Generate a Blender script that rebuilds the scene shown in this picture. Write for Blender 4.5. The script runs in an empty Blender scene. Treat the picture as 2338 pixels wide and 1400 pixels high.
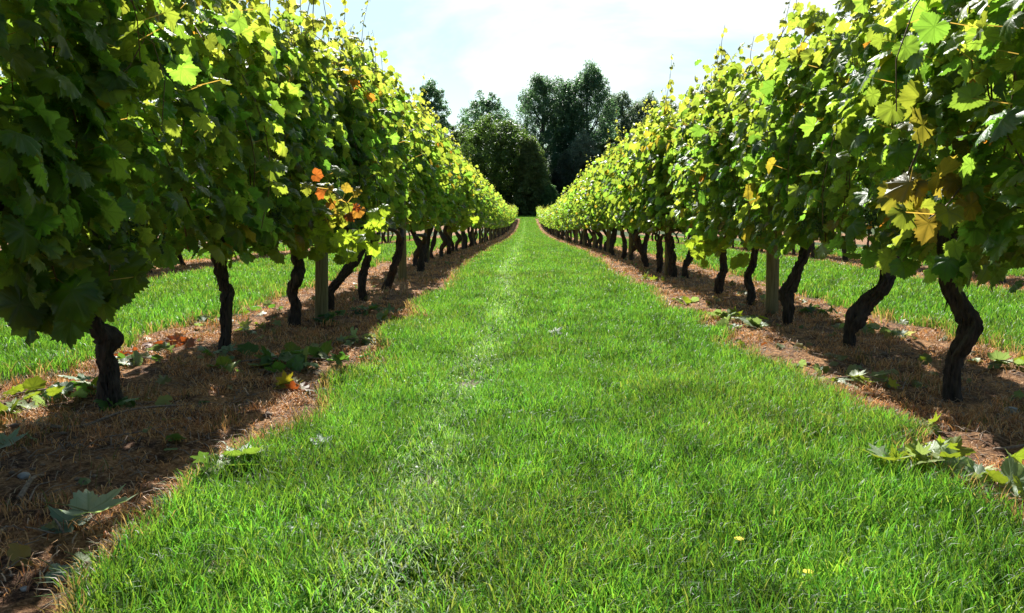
import bpy, math
import numpy as np
from mathutils import Vector, Euler

# ------------------------------------------------------------------ camera, sky, sun
PI = math.pi
SC = bpy.context.scene
COL = SC.collection
CAM_H = 0.8
F_PX = 1820.0
cam_d = bpy.data.cameras.new('camera')
cam_d.sensor_width = 36.0
cam_d.lens = 36.0 * F_PX / 2338.0
cam_d.clip_start = 0.05
cam_d.clip_end = 5000
cam = bpy.data.objects.new('camera', cam_d)
COL.objects.link(cam)
cam.location = (0, 0, CAM_H)
cam.rotation_euler = (math.radians(90 - 6.49), 0, math.radians(1.04))
SC.camera = cam

SUN_ELEV = math.radians(46)
SUN_AZ = math.radians(9.5)           # to the left of the rows' direction
S2S = Vector((-math.sin(SUN_AZ) * math.cos(SUN_ELEV), math.cos(SUN_AZ) * math.cos(SUN_ELEV), math.sin(SUN_ELEV)))
sun_d = bpy.data.lights.new('sun', 'SUN')
sun_d.energy = 5.0
sun_d.angle = math.radians(0.53)
sun_d.color = (1.0, 0.97, 0.91)
sun = bpy.data.objects.new('sun', sun_d)
COL.objects.link(sun)
sun.rotation_euler = S2S.to_track_quat('Z', 'Y').to_euler()
sun.location = (-10, 40, 60)

SKY_STRENGTH = 0.05
world = bpy.data.worlds.new('World')
SC.world = world
world.use_nodes = True
wt = world.node_tree
wt.nodes.clear()


class NT:
    """tiny helper for node trees"""
    def __init__(s, tree):
        s.t = tree

    def n(s, typ, **kw):
        nd = s.t.nodes.new(typ)
        for k, v in kw.items():
            if k.startswith('i_'):
                key = k[2:]
                key = int(key) if key.isdigit() else key.replace('_', ' ')
                nd.inputs[key].default_value = v
            else:
                setattr(nd, k, v)
        return nd

    def l(s, a, b):
        s.t.links.new(a, b)

    def ramp(s, fac, stops, interp='LINEAR'):
        r = s.n('ShaderNodeValToRGB')
        r.color_ramp.interpolation = interp
        e = r.color_ramp.elements
        while len(e) < len(stops):
            e.new(0.5)
        for el, (p, c) in zip(e, stops):
            el.position = p
            el.color = c if len(c) == 4 else (*c, 1)
        s.l(fac, r.inputs[0])
        return r.outputs[0]

    def mix(s, fac, a, b, mode='MIX'):
        m = s.n('ShaderNodeMix', data_type='RGBA', blend_type=mode)
        for sock, v in ((m.inputs[0], fac), (m.inputs[6], a), (m.inputs[7], b)):
            if hasattr(v, 'links'):
                s.l(v, sock)
            elif isinstance(v, (int, float)):
                sock.default_value = v
            else:
                sock.default_value = (*v, 1) if len(v) == 3 else v
        return m.outputs[2]

    def m(s, op, a, b=None, c=None, clamp=False):
        nd = s.n('ShaderNodeMath', operation=op, use_clamp=clamp)
        for i, v in enumerate((a, b, c)):
            if v is None:
                continue
            if hasattr(v, 'links'):
                s.l(v, nd.inputs[i])
            else:
                nd.inputs[i].default_value = v
        return nd.outputs[0]


W = NT(wt)
sky = W.n('ShaderNodeTexSky', sky_type='NISHITA', sun_disc=False, sun_elevation=SUN_ELEV,
          sun_rotation=-SUN_AZ, altitude=50, air_density=1.0, dust_density=1.5, ozone_density=1.5)
tc = W.n('ShaderNodeTexCoord')
mp = W.n('ShaderNodeMapping')
mp.inputs['Scale'].default_value = (1.0, 1.0, 3.2)
mp.inputs['Location'].default_value = (0.35, 0.1, 0.4)
W.l(tc.outputs['Generated'], mp.inputs[0])
nz = W.n('ShaderNodeTexNoise', i_Scale=2.4, i_Detail=8.0, i_Roughness=0.55)
nz.inputs['Distortion'].default_value = 0.3
W.l(mp.outputs[0], nz.inputs['Vector'])
cl = W.ramp(nz.outputs[0], [(0.45, (0.0,) * 3), (0.60, (1,) * 3)])
sep = W.n('ShaderNodeSeparateXYZ')
W.l(tc.outputs['Generated'], sep.inputs[0])
hz = W.ramp(sep.outputs[2], [(0.0, (0.7,) * 3), (0.10, (0.28,) * 3), (0.20, (0.0,) * 3), (0.4, (0.0,) * 3)])
cov = W.m('ADD', W.m('MULTIPLY', cl, 0.75), hz, clamp=True)
dt = W.n('ShaderNodeVectorMath', operation='DOT_PRODUCT')
W.l(tc.outputs['Generated'], dt.inputs[0])
dt.inputs[1].default_value = (-math.sin(SUN_AZ), math.cos(SUN_AZ), 0.25)
cloudc = W.ramp(dt.outputs['Value'], [(0.0, (0.10, 0.12, 0.15)), (0.55, (0.20, 0.22, 0.26)), (0.85, (0.85, 0.88, 0.90)), (1.0, (1.0, 1.0, 1.0))])
cloudc = W.mix(1.0, cloudc, (12.0, 12.2, 12.2, 1), 'MULTIPLY')
skycol = W.mix(cov, W.mix(1.0, sky.outputs[0], (1.00, 1.20, 1.14, 1), 'MULTIPLY'), cloudc)
bg = W.n('ShaderNodeBackground', i_Strength=SKY_STRENGTH)
W.l(skycol, bg.inputs[0])
wo = W.n('ShaderNodeOutputWorld')
W.l(bg.outputs[0], wo.inputs[0])

vs = SC.view_settings
vs.view_transform = 'Standard'
vs.look = 'None'
vs.gamma = 1.0
vs.exposure = 1.12
SC.render.engine = 'CYCLES'
cy = SC.cycles
cy.max_bounces = 7
cy.diffuse_bounces = 4
cy.glossy_bounces = 2
cy.transmission_bounces = 5
cy.transparent_max_bounces = 4
cy.caustics_reflective = False
cy.caustics_refractive = False
cy.use_denoising = True
cy.denoiser = 'OPENIMAGEDENOISE'
cy.denoising_prefilter = 'ACCURATE'
cy.sample_clamp_indirect = 6.0

rng = np.random.default_rng(11)

# ------------------------------------------------------------------ ground profile and pixel helpers
GY = np.array([-50, 0, 13, 19, 24, 34, 43, 60, 75, 85, 102, 109, 115, 125, 160, 400, 5000.])
GZ = np.array([0, 0, 0, -.07, -.15, -.32, -.46, -.59, -.57, -.50, -.14, .2, .5, .75, .9, 1.0, 1.0])
_fy = np.linspace(-50, 200, 2501)
_fz = np.interp(_fy, GY, GZ)
_k = np.hanning(61)
_k /= _k.sum()
_fz = np.convolve(np.pad(_fz, 30, mode='edge'), _k, mode='valid')


def zg(y):
    return np.interp(y, np.concatenate([_fy, [400, 5000]]), np.concatenate([_fz, [1.0, 1.0]]))


ROT = cam.rotation_euler.to_matrix()


def ray(px, py):
    return ROT @ Vector(((px - 1169) / F_PX, -(py - 700) / F_PX, -1))


def at_y(px, py, Y):
    d = ray(px, py)
    return Vector((0, 0, CAM_H)) + d * (Y / d.y)


def on_ground(px, py):
    z = 0.0
    d = ray(px, py)
    for _ in range(6):
        t = (z - CAM_H) / d.z
        z = float(zg(d.y * t))
    p = d * t
    return Vector((p.x, p.y, z))


# value noise -----------------------------------------------------------------
_perm = np.random.default_rng(5).random((256, 256))


def vnoise(x, y):
    xi = np.floor(x).astype(int)
    yi = np.floor(y).astype(int)
    fx = x - xi
    fy = y - yi
    fx = fx * fx * (3 - 2 * fx)
    fy = fy * fy * (3 - 2 * fy)
    a = _perm[xi % 256, yi % 256]
    b = _perm[(xi + 1) % 256, yi % 256]
    c = _perm[xi % 256, (yi + 1) % 256]
    d = _perm[(xi + 1) % 256, (yi + 1) % 256]
    return (a * (1 - fx) + b * fx) * (1 - fy) + (c * (1 - fx) + d * fx) * fy


def fbm(x, y, o=4):
    s = 0
    a = 0.5
    for k in range(o):
        s = s + a * vnoise(x * 2 ** k + 17.3 * k, y * 2 ** k - 9.1 * k)
        a *= 0.5
    return s / (1 - 0.5 ** o)


ROW0, PITCH = -1.74, 3.67


def soil(x, y):
    """0 in the grass lanes .. 1 in the bare strips under the vines"""
    c = ROW0 + 0.09
    d = np.abs((x - c + PITCH / 2) % PITCH - PITCH / 2)
    e = 0.77 + (fbm(x * 2.5 + 40, y * 2.5, 4) - 0.5) * 0.50
    e = np.where(y > 113, -5, e)
    return np.clip((e - d) / 0.10 + 0.5, 0, 1)


# ------------------------------------------------------------------ mesh helpers
def mk_mesh(name, V, T, mats, col=None, lp=None, smooth=False, mi=None, Q=None):
    """V (n,3); T (m,3) triangles; optional per-point colour / vector attributes, per-face material index"""
    me = bpy.data.meshes.new(name)
    V = np.asarray(V, np.float32)
    T = np.asarray(T, np.int32)
    n, m, k = len(V), len(T), T.shape[1]
    me.vertices.add(n)
    me.vertices.foreach_set('co', V.ravel())
    me.loops.add(m * k)
    me.loops.foreach_set('vertex_index', T.ravel())
    me.polygons.add(m)
    me.polygons.foreach_set('loop_start', np.arange(0, m * k, k, dtype=np.int32))
    me.polygons.foreach_set('loop_total', np.full(m, k, np.int32))
    if mi is not None:
        me.polygons.foreach_set('material_index', np.asarray(mi, np.int32))
    if smooth:
        me.polygons.foreach_set('use_smooth', np.ones(m, bool))
    for mt in mats:
        me.materials.append(mt)
    if col is not None:
        a = me.attributes.new('col', 'FLOAT_COLOR', 'POINT')
        c = np.ones((n, 4), np.float32)
        c[:, :3] = col
        a.data.foreach_set('color', c.ravel())
    if lp is not None:
        a = me.attributes.new('lp', 'FLOAT_VECTOR', 'POINT')
        a.data.foreach_set('vector', np.asarray(lp, np.float32).ravel())
    me.update(calc_edges=True)
    me.validate()
    return me


def obj(name, me, parent=None, loc=None, rot=None, scale=None):
    o = bpy.data.objects.new(name, me)
    COL.objects.link(o)
    if parent is not None:
        o.parent = parent
    if loc is not None:
        o.location = loc
    if rot is not None:
        o.rotation_euler = rot
    if scale is not None:
        o.scale = scale
    return o


def tag(o, label=None, cat=None, group=None, kind=None):
    if label:
        o['label'] = label
    if cat:
        o['category'] = cat
    if group:
        o['group'] = group
    if kind:
        o['kind'] = kind
    return o


class Buf:
    """collects triangle soups with colours"""
    def __init__(s):
        s.V, s.T, s.C, s.L, s.M, s.n = [], [], [], [], [], 0

    def add(s, V, T, c, lp=None, mi=0):
        V = np.asarray(V, float)
        s.V.append(V)
        s.T.append(np.asarray(T) + s.n)
        s.C.append(np.broadcast_to(np.asarray(c, float), (len(V), 3)))
        s.L.append(np.full((len(V), 3), 9.0) if lp is None else lp)
        s.M.append(np.full(len(T), mi))
        s.n += len(V)

    def mesh(s, name, mats, smooth=False, lp=True):
        return mk_mesh(name, np.concatenate(s.V), np.concatenate(s.T), mats, np.concatenate(s.C),
                       np.concatenate(s.L) if lp else None, smooth, np.concatenate(s.M))


def catmull(P, R, n):
    P = np.asarray(P, float)
    R = np.asarray(R, float)
    if len(P) == 2:
        t = np.linspace(0, 1, n)[:, None]
        return P[0] * (1 - t) + P[1] * t, R[0] * (1 - t[:, 0]) + R[1] * t[:, 0]
    D = np.column_stack([P, R])
    D = np.vstack([2 * D[0] - D[1], D, 2 * D[-1] - D[-2]])
    t = np.linspace(0, len(P) - 1 - 1e-6, n)
    i = t.astype(int)
    f = (t - i)[:, None]
    a, b, c, d = D[i], D[i + 1], D[i + 2], D[i + 3]
    o = 0.5 * ((2 * b) + (-a + c) * f + (2 * a - 5 * b + 4 * c - d) * f ** 2 + (-a + 3 * b - 3 * c + d) * f ** 3)
    return o[:, :3], np.maximum(o[:, 3], 1e-4)


def tube(P, R, sides=6, n=None, cap=True, rough=None, twist=0.0, seed=0):
    """returns V,T of a tapering tube along a smooth curve"""
    n = n or max(2, len(P))
    P, R = catmull(P, R, n)
    d = np.gradient(P, axis=0)
    d /= np.linalg.norm(d, axis=1)[:, None] + 1e-9
    u = np.cross(d, [0.31, 0.92, 0.12])
    u /= np.linalg.norm(u, axis=1)[:, None] + 1e-9
    w = np.cross(d, u)
    a = np.arange(sides) / sides * 2 * PI
    A = a[None, :] + twist * np.linspace(0, 1, n)[:, None]
    rad = R[:, None] * np.ones(sides)
    if rough:
        s = np.linspace(0, 1, n)[:, None] * np.linalg.norm(P[-1] - P[0])
        ca, sa = np.cos(A) + seed * 3.7, np.sin(A) + seed * 1.9
        nn = fbm(ca * 1.6 + s * 7, sa * 1.6 + s * 9 + 30, 3) - 0.5          # lumps
        fine = fbm((ca + 3) * 4.2 + s * 2, (sa + 3) * 4.2 + s * 12, 3) - 0.5                          # bark ridges along the stem
        rad = rad * (1 + rough * (1.0 * nn + 0.9 * fine))
    V = P[:, None, :] + rad[..., None] * (np.cos(A)[..., None] * u[:, None, :] + np.sin(A)[..., None] * w[:, None, :])
    V = V.reshape(-1, 3)
    T = []
    for i in range(n - 1):
        for j in range(sides):
            p = i * sides + j
            q = i * sides + (j + 1) % sides
            T += [(p, q, q + sides), (p, q + sides, p + sides)]
    if cap:
        V = np.vstack([V, P[0], P[-1]])
        c0, c1 = len(V) - 2, len(V) - 1
        for j in range(sides):
            T.append((c0, (j + 1) % sides, j))
            T.append((c1, (n - 1) * sides + j, (n - 1) * sides + (j + 1) % sides))
    return V, np.array(T)


# ------------------------------------------------------------------ materials
def new_mat(name):
    m = bpy.data.materials.new(name)
    m.use_nodes = True
    m.node_tree.nodes.clear()
    return m, NT(m.node_tree)


def leaf_material(name, trans=(2.6, 2.5, 0.8), tfac=0.5, rough=0.38, veins=False, under=0.0, spec=0.5, noise=14):
    m, t = new_mat(name)
    at = t.n('ShaderNodeAttribute', attribute_name='col')
    c = at.outputs['Color']
    nt = t.n('ShaderNodeTexNoise', i_Scale=float(noise), i_Detail=3.0)
    tcn = t.n('ShaderNodeTexCoord')
    t.l(tcn.outputs['Object'], nt.inputs['Vector'])
    c = t.mix(0.5, c, t.ramp(nt.outputs[0], [(0.3, (0.35,) * 3), (0.7, (0.7,) * 3)]), 'OVERLAY')
    tcol = t.mix(1.0, c, (*trans, 1), 'MULTIPLY')
    bump_in = None
    if veins:
        lp = t.n('ShaderNodeAttribute', attribute_name='lp')
        sx = t.n('ShaderNodeSeparateXYZ')
        t.l(lp.outputs['Vector'], sx.inputs[0])
        ang = t.m('ARCTAN2', sx.outputs[0], sx.outputs[1])
        r = t.m('SQRT', t.m('ADD', t.m('MULTIPLY', sx.outputs[0], sx.outputs[0]), t.m('MULTIPLY', sx.outputs[1], sx.outputs[1])))
        da = t.m('PINGPONG', ang, math.radians(26))
        dist = t.m('MULTIPLY', da, r)
        vein = t.m('SUBTRACT', 1.0, t.m('DIVIDE', dist, 0.024), clamp=True)
        # side veins
        sv = t.m('PINGPONG', t.m('SUBTRACT', r, t.m('MULTIPLY', dist, 0.9)), 0.05)
        side = t.m('MULTIPLY', t.m('SUBTRACT', 1.0, t.m('DIVIDE', sv, 0.010), clamp=True), 0.5)
        vv = t.m('MULTIPLY', t.m('MAXIMUM', vein, side), t.m('LESS_THAN', r, 2.0))
        c = t.mix(t.m('MULTIPLY', vv, 0.7), c, (0.20, 0.27, 0.08, 1))
        tcol = t.mix(t.m('MULTIPLY', vv, 0.75), tcol, t.mix(1.0, tcol, (0.40, 0.45, 0.35, 1), 'MULTIPLY'))
        bump_in = vv
    if under > 0:
        g = t.n('ShaderNodeNewGeometry')
        c = t.mix(t.m('MULTIPLY', g.outputs['Backfacing'], under), c, t.mix(0.35, c, (0.30, 0.38, 0.26, 1)))
    p = t.n('ShaderNodeBsdfPrincipled', i_Roughness=rough)
    p.inputs['Specular IOR Level'].default_value = spec
    t.l(c, p.inputs['Base Color'])
    tr = t.n('ShaderNodeBsdfTranslucent')
    t.l(tcol, tr.inputs[0])
    bp = t.n('ShaderNodeBump', i_Strength=0.5, i_Distance=0.004)
    hgt = nt.outputs[0]
    if bump_in is not None:
        hgt = t.m('SUBTRACT', nt.outputs[0], t.m('MULTIPLY', bump_in, 0.5))
    t.l(hgt, bp.inputs['Height'])
    t.l(bp.outputs[0], p.inputs['Normal'])
    mx = t.n('ShaderNodeMixShader', i_0=tfac)
    t.l(p.outputs[0], mx.inputs[1])
    t.l(tr.outputs[0], mx.inputs[2])
    o = t.n('ShaderNodeOutputMaterial')
    t.l(mx.outputs[0], o.inputs[0])
    return m


M_LEAF = leaf_material('vine_leaf', trans=(5.9, 4.5, 2.1), tfac=0.5, rough=0.42, veins=True, under=0.7, noise=9)
M_LEAF_FAR = leaf_material('vine_leaf_far', trans=(5.9, 4.5, 2.1), tfac=0.48, rough=0.40, under=0.5, noise=3)
M_GROUNDLEAF = leaf_material('fallen_leaf', trans=(2.2, 2.2, 1.0), tfac=0.35, rough=0.5, veins=True, under=0.9, noise=9)
M_GRASS = leaf_material('grass_blade', trans=(2.25, 2.2, 1.1), tfac=0.5, rough=0.44, noise=2, spec=0.36)
M_DRY = leaf_material('dry_blade', trans=(1.1, 1.0, 0.8), tfac=0.25, rough=0.6, noise=6)
M_TREE = leaf_material('tree_leaf', trans=(2.4, 2.4, 1.4), tfac=0.42, rough=0.42, noise=0.5)


def bark_material(name, c1, c2, scale=(14, 14, 3), bump=0.03, rough=0.9):
    m, t = new_mat(name)
    tcn = t.n('ShaderNodeTexCoord')
    mpn = t.n('ShaderNodeMapping')
    mpn.inputs['Scale'].default_value = scale
    t.l(tcn.outputs['Object'], mpn.inputs[0])
    nn = t.n('ShaderNodeTexNoise', i_Scale=4.0, i_Detail=8.0, i_Roughness=0.65)
    t.l(mpn.outputs[0], nn.inputs['Vector'])
    vo = t.n('ShaderNodeTexVoronoi', i_Scale=3.0)
    t.l(mpn.outputs[0], vo.inputs['Vector'])
    f = t.m('ADD', t.m('MULTIPLY', nn.outputs[0], 0.75), t.m('MULTIPLY', vo.outputs[0], 0.35))
    c = t.ramp(f, [(0.30, c1), (0.75, c2)])
    p = t.n('ShaderNodeBsdfPrincipled', i_Roughness=rough)
    t.l(c, p.inputs['Base Color'])
    b = t.n('ShaderNodeBump', i_Strength=1.0, i_Distance=bump)
    t.l(f, b.inputs['Height'])
    t.l(b.outputs[0], p.inputs['Normal'])
    o = t.n('ShaderNodeOutputMaterial')
    t.l(p.outputs[0], o.inputs[0])
    return m


M_BARK = bark_material('vine_bark', (0.014, 0.010, 0.008), (0.10, 0.072, 0.055), (22, 22, 5), 0.014)
M_TREEBARK = bark_material('tree_bark', (0.03, 0.025, 0.02), (0.10, 0.085, 0.07), (2, 2, .4), 0.05)
M_CANE = bark_material('cane', (0.07, 0.035, 0.018), (0.20, 0.12, 0.05), (30, 30, 10), 0.002, 0.6)
M_POST = bark_material('post_wood', (0.10, 0.085, 0.035), (0.30, 0.25, 0.12), (30, 30, 1.6), 0.004)
M_TWIG = bark_material('twig_wood', (0.10, 0.065, 0.045), (0.36, 0.27, 0.20), (30, 30, 30), 0.002)
M_CLOD = bark_material('clod', (0.05, 0.03, 0.02), (0.30, 0.22, 0.16), (7, 7, 7), 0.003)
M_STONE = bark_material('stone', (0.16, 0.15, 0.14), (0.4, 0.38, 0.36), (9, 9, 9), 0.004)


def flat_mat(name, c, rough=0.5, metal=0.0):
    m, t = new_mat(name)
    p = t.n('ShaderNodeBsdfPrincipled', i_Roughness=rough, i_Metallic=metal)
    n1 = t.n('ShaderNodeTexNoise', i_Scale=60.0)
    t.l(t.mix(n1.outputs[0], [v * .8 for v in c], [min(1, v * 1.2) for v in c]), p.inputs['Base Color'])
    o = t.n('ShaderNodeOutputMaterial')
    t.l(p.outputs[0], o.inputs[0])
    return m


M_WIRE = flat_mat('wire', (0.35, 0.35, 0.34), 0.4, 0.9)
M_GRAPE = flat_mat('grape', (0.05, 0.10, 0.02), 0.3)
M_PETAL = flat_mat('petal', (0.85, 0.62, 0.02), 0.6)

# ground material: earth with straw in the strips, dark thatch in the lanes
M_GROUND, t = new_mat('ground_earth')
att = t.n('ShaderNodeAttribute', attribute_name='col')
tcn = t.n('ShaderNodeTexCoord')
n1 = t.n('ShaderNodeTexNoise', i_Scale=5.0, i_Detail=10.0, i_Roughness=0.7)
n2 = t.n('ShaderNodeTexNoise', i_Scale=55.0, i_Detail=6.0, i_Roughness=0.75)
n3 = t.n('ShaderNodeTexNoise', i_Scale=1.3, i_Detail=4.0)
for q in (n1, n2, n3):
    t.l(tcn.outputs['Object'], q.inputs['Vector'])
earth = t.ramp(n2.outputs[0], [(0.36, (0.025, 0.014, 0.009)), (0.52, (0.12, 0.060, 0.034)), (0.66, (0.46, 0.28, 0.17))])
straw = t.ramp(n2.outputs[0], [(0.34, (0.11, 0.045, 0.018)), (0.52, (0.50, 0.26, 0.11)), (0.68, (0.72, 0.46, 0.26))])
bare = t.mix(t.ramp(n1.outputs[0], [(0.42, (0,) * 3), (0.60, (1,) * 3)]), earth, straw)
lawn = t.mix(n1.outputs[0], (0.018, 0.035, 0.008), (0.05, 0.09, 0.015))
lawn = t.mix(t.ramp(n3.outputs[0], [(0.5, (0,) * 3), (0.8, (0.5,) * 3)]), lawn, (0.09, 0.08, 0.03))
sepc = t.n('ShaderNodeSeparateColor')
t.l(att.outputs['Color'], sepc.inputs[0])
jit = t.m('ADD', sepc.outputs[0], t.m('MULTIPLY', t.m('SUBTRACT', n2.outputs[0], 0.5), 0.9))
msk = t.ramp(jit, [(0.4, (0,) * 3), (0.6, (1,) * 3)])
gc = t.mix(msk, lawn, bare)
p = t.n('ShaderNodeBsdfPrincipled', i_Roughness=0.95)
p.inputs['Specular IOR Level'].default_value = 0.2
t.l(gc, p.inputs['Base Color'])
b = t.n('ShaderNodeBump', i_Strength=1.0, i_Distance=0.03)
t.l(t.m('ADD', n2.outputs[0], n1.outputs[0]), b.inputs['Height'])
t.l(b.outputs[0], p.inputs['Normal'])
o = t.n('ShaderNodeOutputMaterial')
t.l(p.outputs[0], o.inputs[0])

# ------------------------------------------------------------------ ground sheet
gx = np.concatenate([[-1500, -700, -350, -180, -90, -50, -30, -20], np.arange(-13, -4, .10), np.arange(-4, 4, .035), np.arange(4, 13.01, .10), [20, 30, 50, 90, 180, 350, 700, 1500]])
gy = [-40, -20, -10, -5, -2, -1, 0]
yy = 0.3
while yy < 135:
    gy.append(yy)
    yy += max(0.035, yy * 0.018)
gy = np.array(gy + [150, 180, 240, 350, 600, 1200, 2500])
X, Y = np.meshgrid(gx, gy)


def soilbump(x, y):
    return soil(x, y) * ((fbm(x * 9, y * 9, 4) - .5) * .07 + (fbm(x * 2 + 9, y * 2, 3) - .5) * .05) * (np.abs(x) < 14) + (1 - soil(x, y)) * (fbm(x * 1.2, y * 1.2, 3) - .5) * .04 * (np.abs(x) < 14)


def gz(x, y):
    return zg(y) + soilbump(x, y)


Z = gz(X, Y)
S = soil(X, Y)
V = np.stack([X, Y, Z], -1).reshape(-1, 3)
nx_, ny_ = len(gx), len(gy)
I = (np.arange(ny_ - 1)[:, None] * nx_ + np.arange(nx_ - 1)[None, :]).ravel()
Qd = np.stack([I, I + 1, I + nx_ + 1, I + nx_], -1)
gcol = np.repeat(S.reshape(-1, 1), 3, 1)
g = obj('ground', mk_mesh('ground', V, Qd, [M_GROUND], gcol, smooth=True))
tag(g, kind='structure')


# ------------------------------------------------------------------ blades (grass, dry grass)
def blades(name, X, Y, L, Wd, lean, colr, mat, droop=1.0, dirs=None, zoff=-.004):
    """each blade: a tapering bent strip of 7 points, 5 triangles"""
    n = len(X)
    Z0 = gz(X, Y) + zoff
    th = rng.random(n) * 2 * PI
    ph = rng.random(n) * 2 * PI if dirs is None else dirs
    dx, dy = np.cos(ph), np.sin(ph)
    wx, wy = np.cos(th), np.sin(th)
    V = np.zeros((n, 7, 3), np.float32)
    for i, (s, wf) in enumerate(((0, .8), (.38, 1.0), (.74, .75))):
        off = lean * L * s ** (1.2 + .8 * droop)
        h = L * s * np.sqrt(np.clip(1 - (lean * s) ** 2 * .8, .03, 1))
        for k, sg in enumerate((-1, 1)):
            V[:, i * 2 + k, 0] = X + dx * off + sg * wx * Wd * wf * .5
            V[:, i * 2 + k, 1] = Y + dy * off + sg * wy * Wd * wf * .5
            V[:, i * 2 + k, 2] = Z0 + h
    off = lean * L
    V[:, 6, 0] = X + dx * off
    V[:, 6, 1] = Y + dy * off
    V[:, 6, 2] = Z0 + L * np.sqrt(np.clip(1 - lean ** 2 * .8, .03, 1)) * (1 - .25 * droop * lean)
    T0 = np.array([(0, 1, 3), (0, 3, 2), (2, 3, 5), (2, 5, 4), (4, 5, 6)])
    T = (np.arange(n)[:, None, None] * 7 + T0[None]).reshape(-1, 3)
    C = np.repeat(colr[:, None, :], 7, 1).reshape(-1, 3)
    return obj(name, mk_mesh(name, V.reshape(-1, 3), T, [mat], C))


def scatter(x0, x1, y0, y1, dens, near, power, cull=True):
    """points with density dens up to `near` metres, then falling with distance**-power"""
    out = []
    y = y0
    while y < y1:
        st = max(0.25, y * 0.08)
        e = min(y + st, y1)
        d = dens * (near / max(near, y)) ** power
        n = int(d * (x1 - x0) * (e - y))
        px = x0 + rng.random(n) * (x1 - x0)
        py = y + rng.random(n) * (e - y)
        if cull:     # nothing far outside the view cone
            k = np.abs(px + .02 * py) < py * 0.70 + 0.7
            px, py = px[k], py[k]
        out.append(np.stack([px, py], 1))
        y = e
    return np.concatenate(out)


P = np.concatenate([
    scatter(-1.15, 1.55, 1.15, 116, 34000, 3.0, 1.42),
    scatter(-4.8, -2.3, 3.2, 60, 10000, 4.0, 1.5),
    scatter(2.5, 5.1, 3.2, 60, 10000, 4.0, 1.5),
    scatter(-9.0, -6.0, 6, 50, 5000, 6.0, 1.5),
    scatter(6.3, 9.0, 6, 50, 5000, 6.0, 1.5),
    scatter(-14, 14, 113, 134, 60, 200, 1.0),
])
X, Y = P[:, 0], P[:, 1]
sm = soil(X, Y)
keep = (rng.random(len(X)) > sm * 1.08) & (rng.random(len(X)) < np.clip(.45 + 1.9 * (fbm(X * 9 + 70, Y * 9, 3) - .32), .3, 1))
X, Y, sm = X[keep], Y[keep], sm[keep]
n = len(X)
sc = np.clip(Y / 3.2, 1, None)
big = fbm(X * 1.1 + 3, Y * 1.1, 4)
mid = fbm(X * 5, Y * 5 + 8, 3)
L = (0.038 + 0.074 * rng.random(n) ** 1.4) * (0.65 + 1.0 * mid) * (0.75 + .6 * big)
tuftg = np.clip((fbm(X * 3.3 + 21, Y * 3.3, 3) - .60) * 6, 0, 1)
L *= 1 + .55 * tuftg
tall = rng.random(n) < 0.007 + .02 * tuftg
L[tall] *= 1.8
edge = np.abs(sm - 0.3) < .3
L[edge] *= 1.25
# wheel track left of the middle: blades pressed flat, glossy sheen painted pale
trk = np.exp(-((X + 0.24 + .05 * np.sin(Y * .7)) / 0.13) ** 2) * (X > -1) * (X < 1) * (0.4 + .9 * fbm(X * 3, Y * 1.3, 3))
trk = np.clip(trk, 0, 1)
lean = np.clip(0.15 + 0.6 * rng.random(n) + 0.5 * trk * rng.random(n), 0, .98)
L *= 1 - .25 * trk
Wd = (0.0019 + 0.0020 * rng.random(n)) * sc ** .76
Wd[tall] *= 1.3
base = np.array([0.079, 0.190, 0.028])
c = base * (0.7 + .6 * rng.random((n, 1)))
c[:, 0] *= 0.75 + .75 * rng.random(n) * (0.5 + big)
c *= np.clip(.62 + 1.1 * (fbm(X * 6 + 11, Y * 6 + 4, 3) - .2), .6, 1.25)[:, None]
c[(rng.random(n) < .10)] *= (.55, .62, .8)
yel = rng.random(n) < 0.03 + 0.10 * (big > .62)
c[yel] = np.array([0.17, 0.20, 0.06]) * (0.6 + .6 * rng.random((yel.sum(), 1)))
dryk = rng.random(n) < np.clip(sm * 1.3, 0, .8)
c[dryk] = np.array([0.24, 0.165, 0.095]) * (0.6 + .6 * rng.random((dryk.sum(), 1)))
pal = rng.random(n) < trk * .22
c[pal] = np.array([0.16, 0.25, 0.10]) * (0.8 + .5 * rng.random((pal.sum(), 1)))
darkb = tall & (rng.random(n) < .6)
c[darkb] = np.array([0.03, 0.10, 0.02])
dirs = rng.random(n) * 2 * PI
tk = rng.random(n) < trk * .8
dirs[tk] = -PI / 2 + rng.normal(0, .5, tk.sum())
L = np.minimum(L * sc ** .12, .115 * sc ** .1)
go = blades('grass', X, Y, L, Wd, lean, c, M_GRASS, dirs=dirs)
tag(go, 'bright green mown grass growing in the lanes between the vine rows', 'grass', kind='stuff')
print('grass blades', n)

# clover leaves low in the lawn, in patches
rng = np.random.default_rng(66)
P = scatter(-.9, 1.3, 1.3, 9, 1500, 2.5, 1.3)
w_ = fbm(P[:, 0] * 2.2 + 5, P[:, 1] * 2.2 + 33, 3)
P = P[(w_ > .56) | (rng.random(len(P)) < .03)]
CV, CT, CC = [], [], []
for i, (x_, y_) in enumerate(P):
    h_ = float(zg(y_)) + rng.uniform(.022, .05)
    for k in range(3):
        a = k * 2.094 + rng.random()
        o2 = np.array([math.cos(a), math.sin(a), rng.uniform(-.1, .25)])
        s2 = np.array([-math.sin(a), math.cos(a), rng.uniform(-.3, .3)])
        q = np.array([x_, y_, h_])
        rr = rng.uniform(.006, .010)
        b_ = len(CV)
        CV += [q, q + o2 * rr * .6 + s2 * rr * .5, q + o2 * rr * 1.15 + s2 * rr * .35, q + o2 * rr * 1.15 - s2 * rr * .35, q + o2 * rr * .6 - s2 * rr * .5]
        CT += [(b_, b_ + 1, b_ + 2), (b_, b_ + 2, b_ + 3), (b_, b_ + 3, b_ + 4)]
        CC += [np.array([.05, .15, .025]) * rng.uniform(.7, 1.3)] * 5
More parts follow.
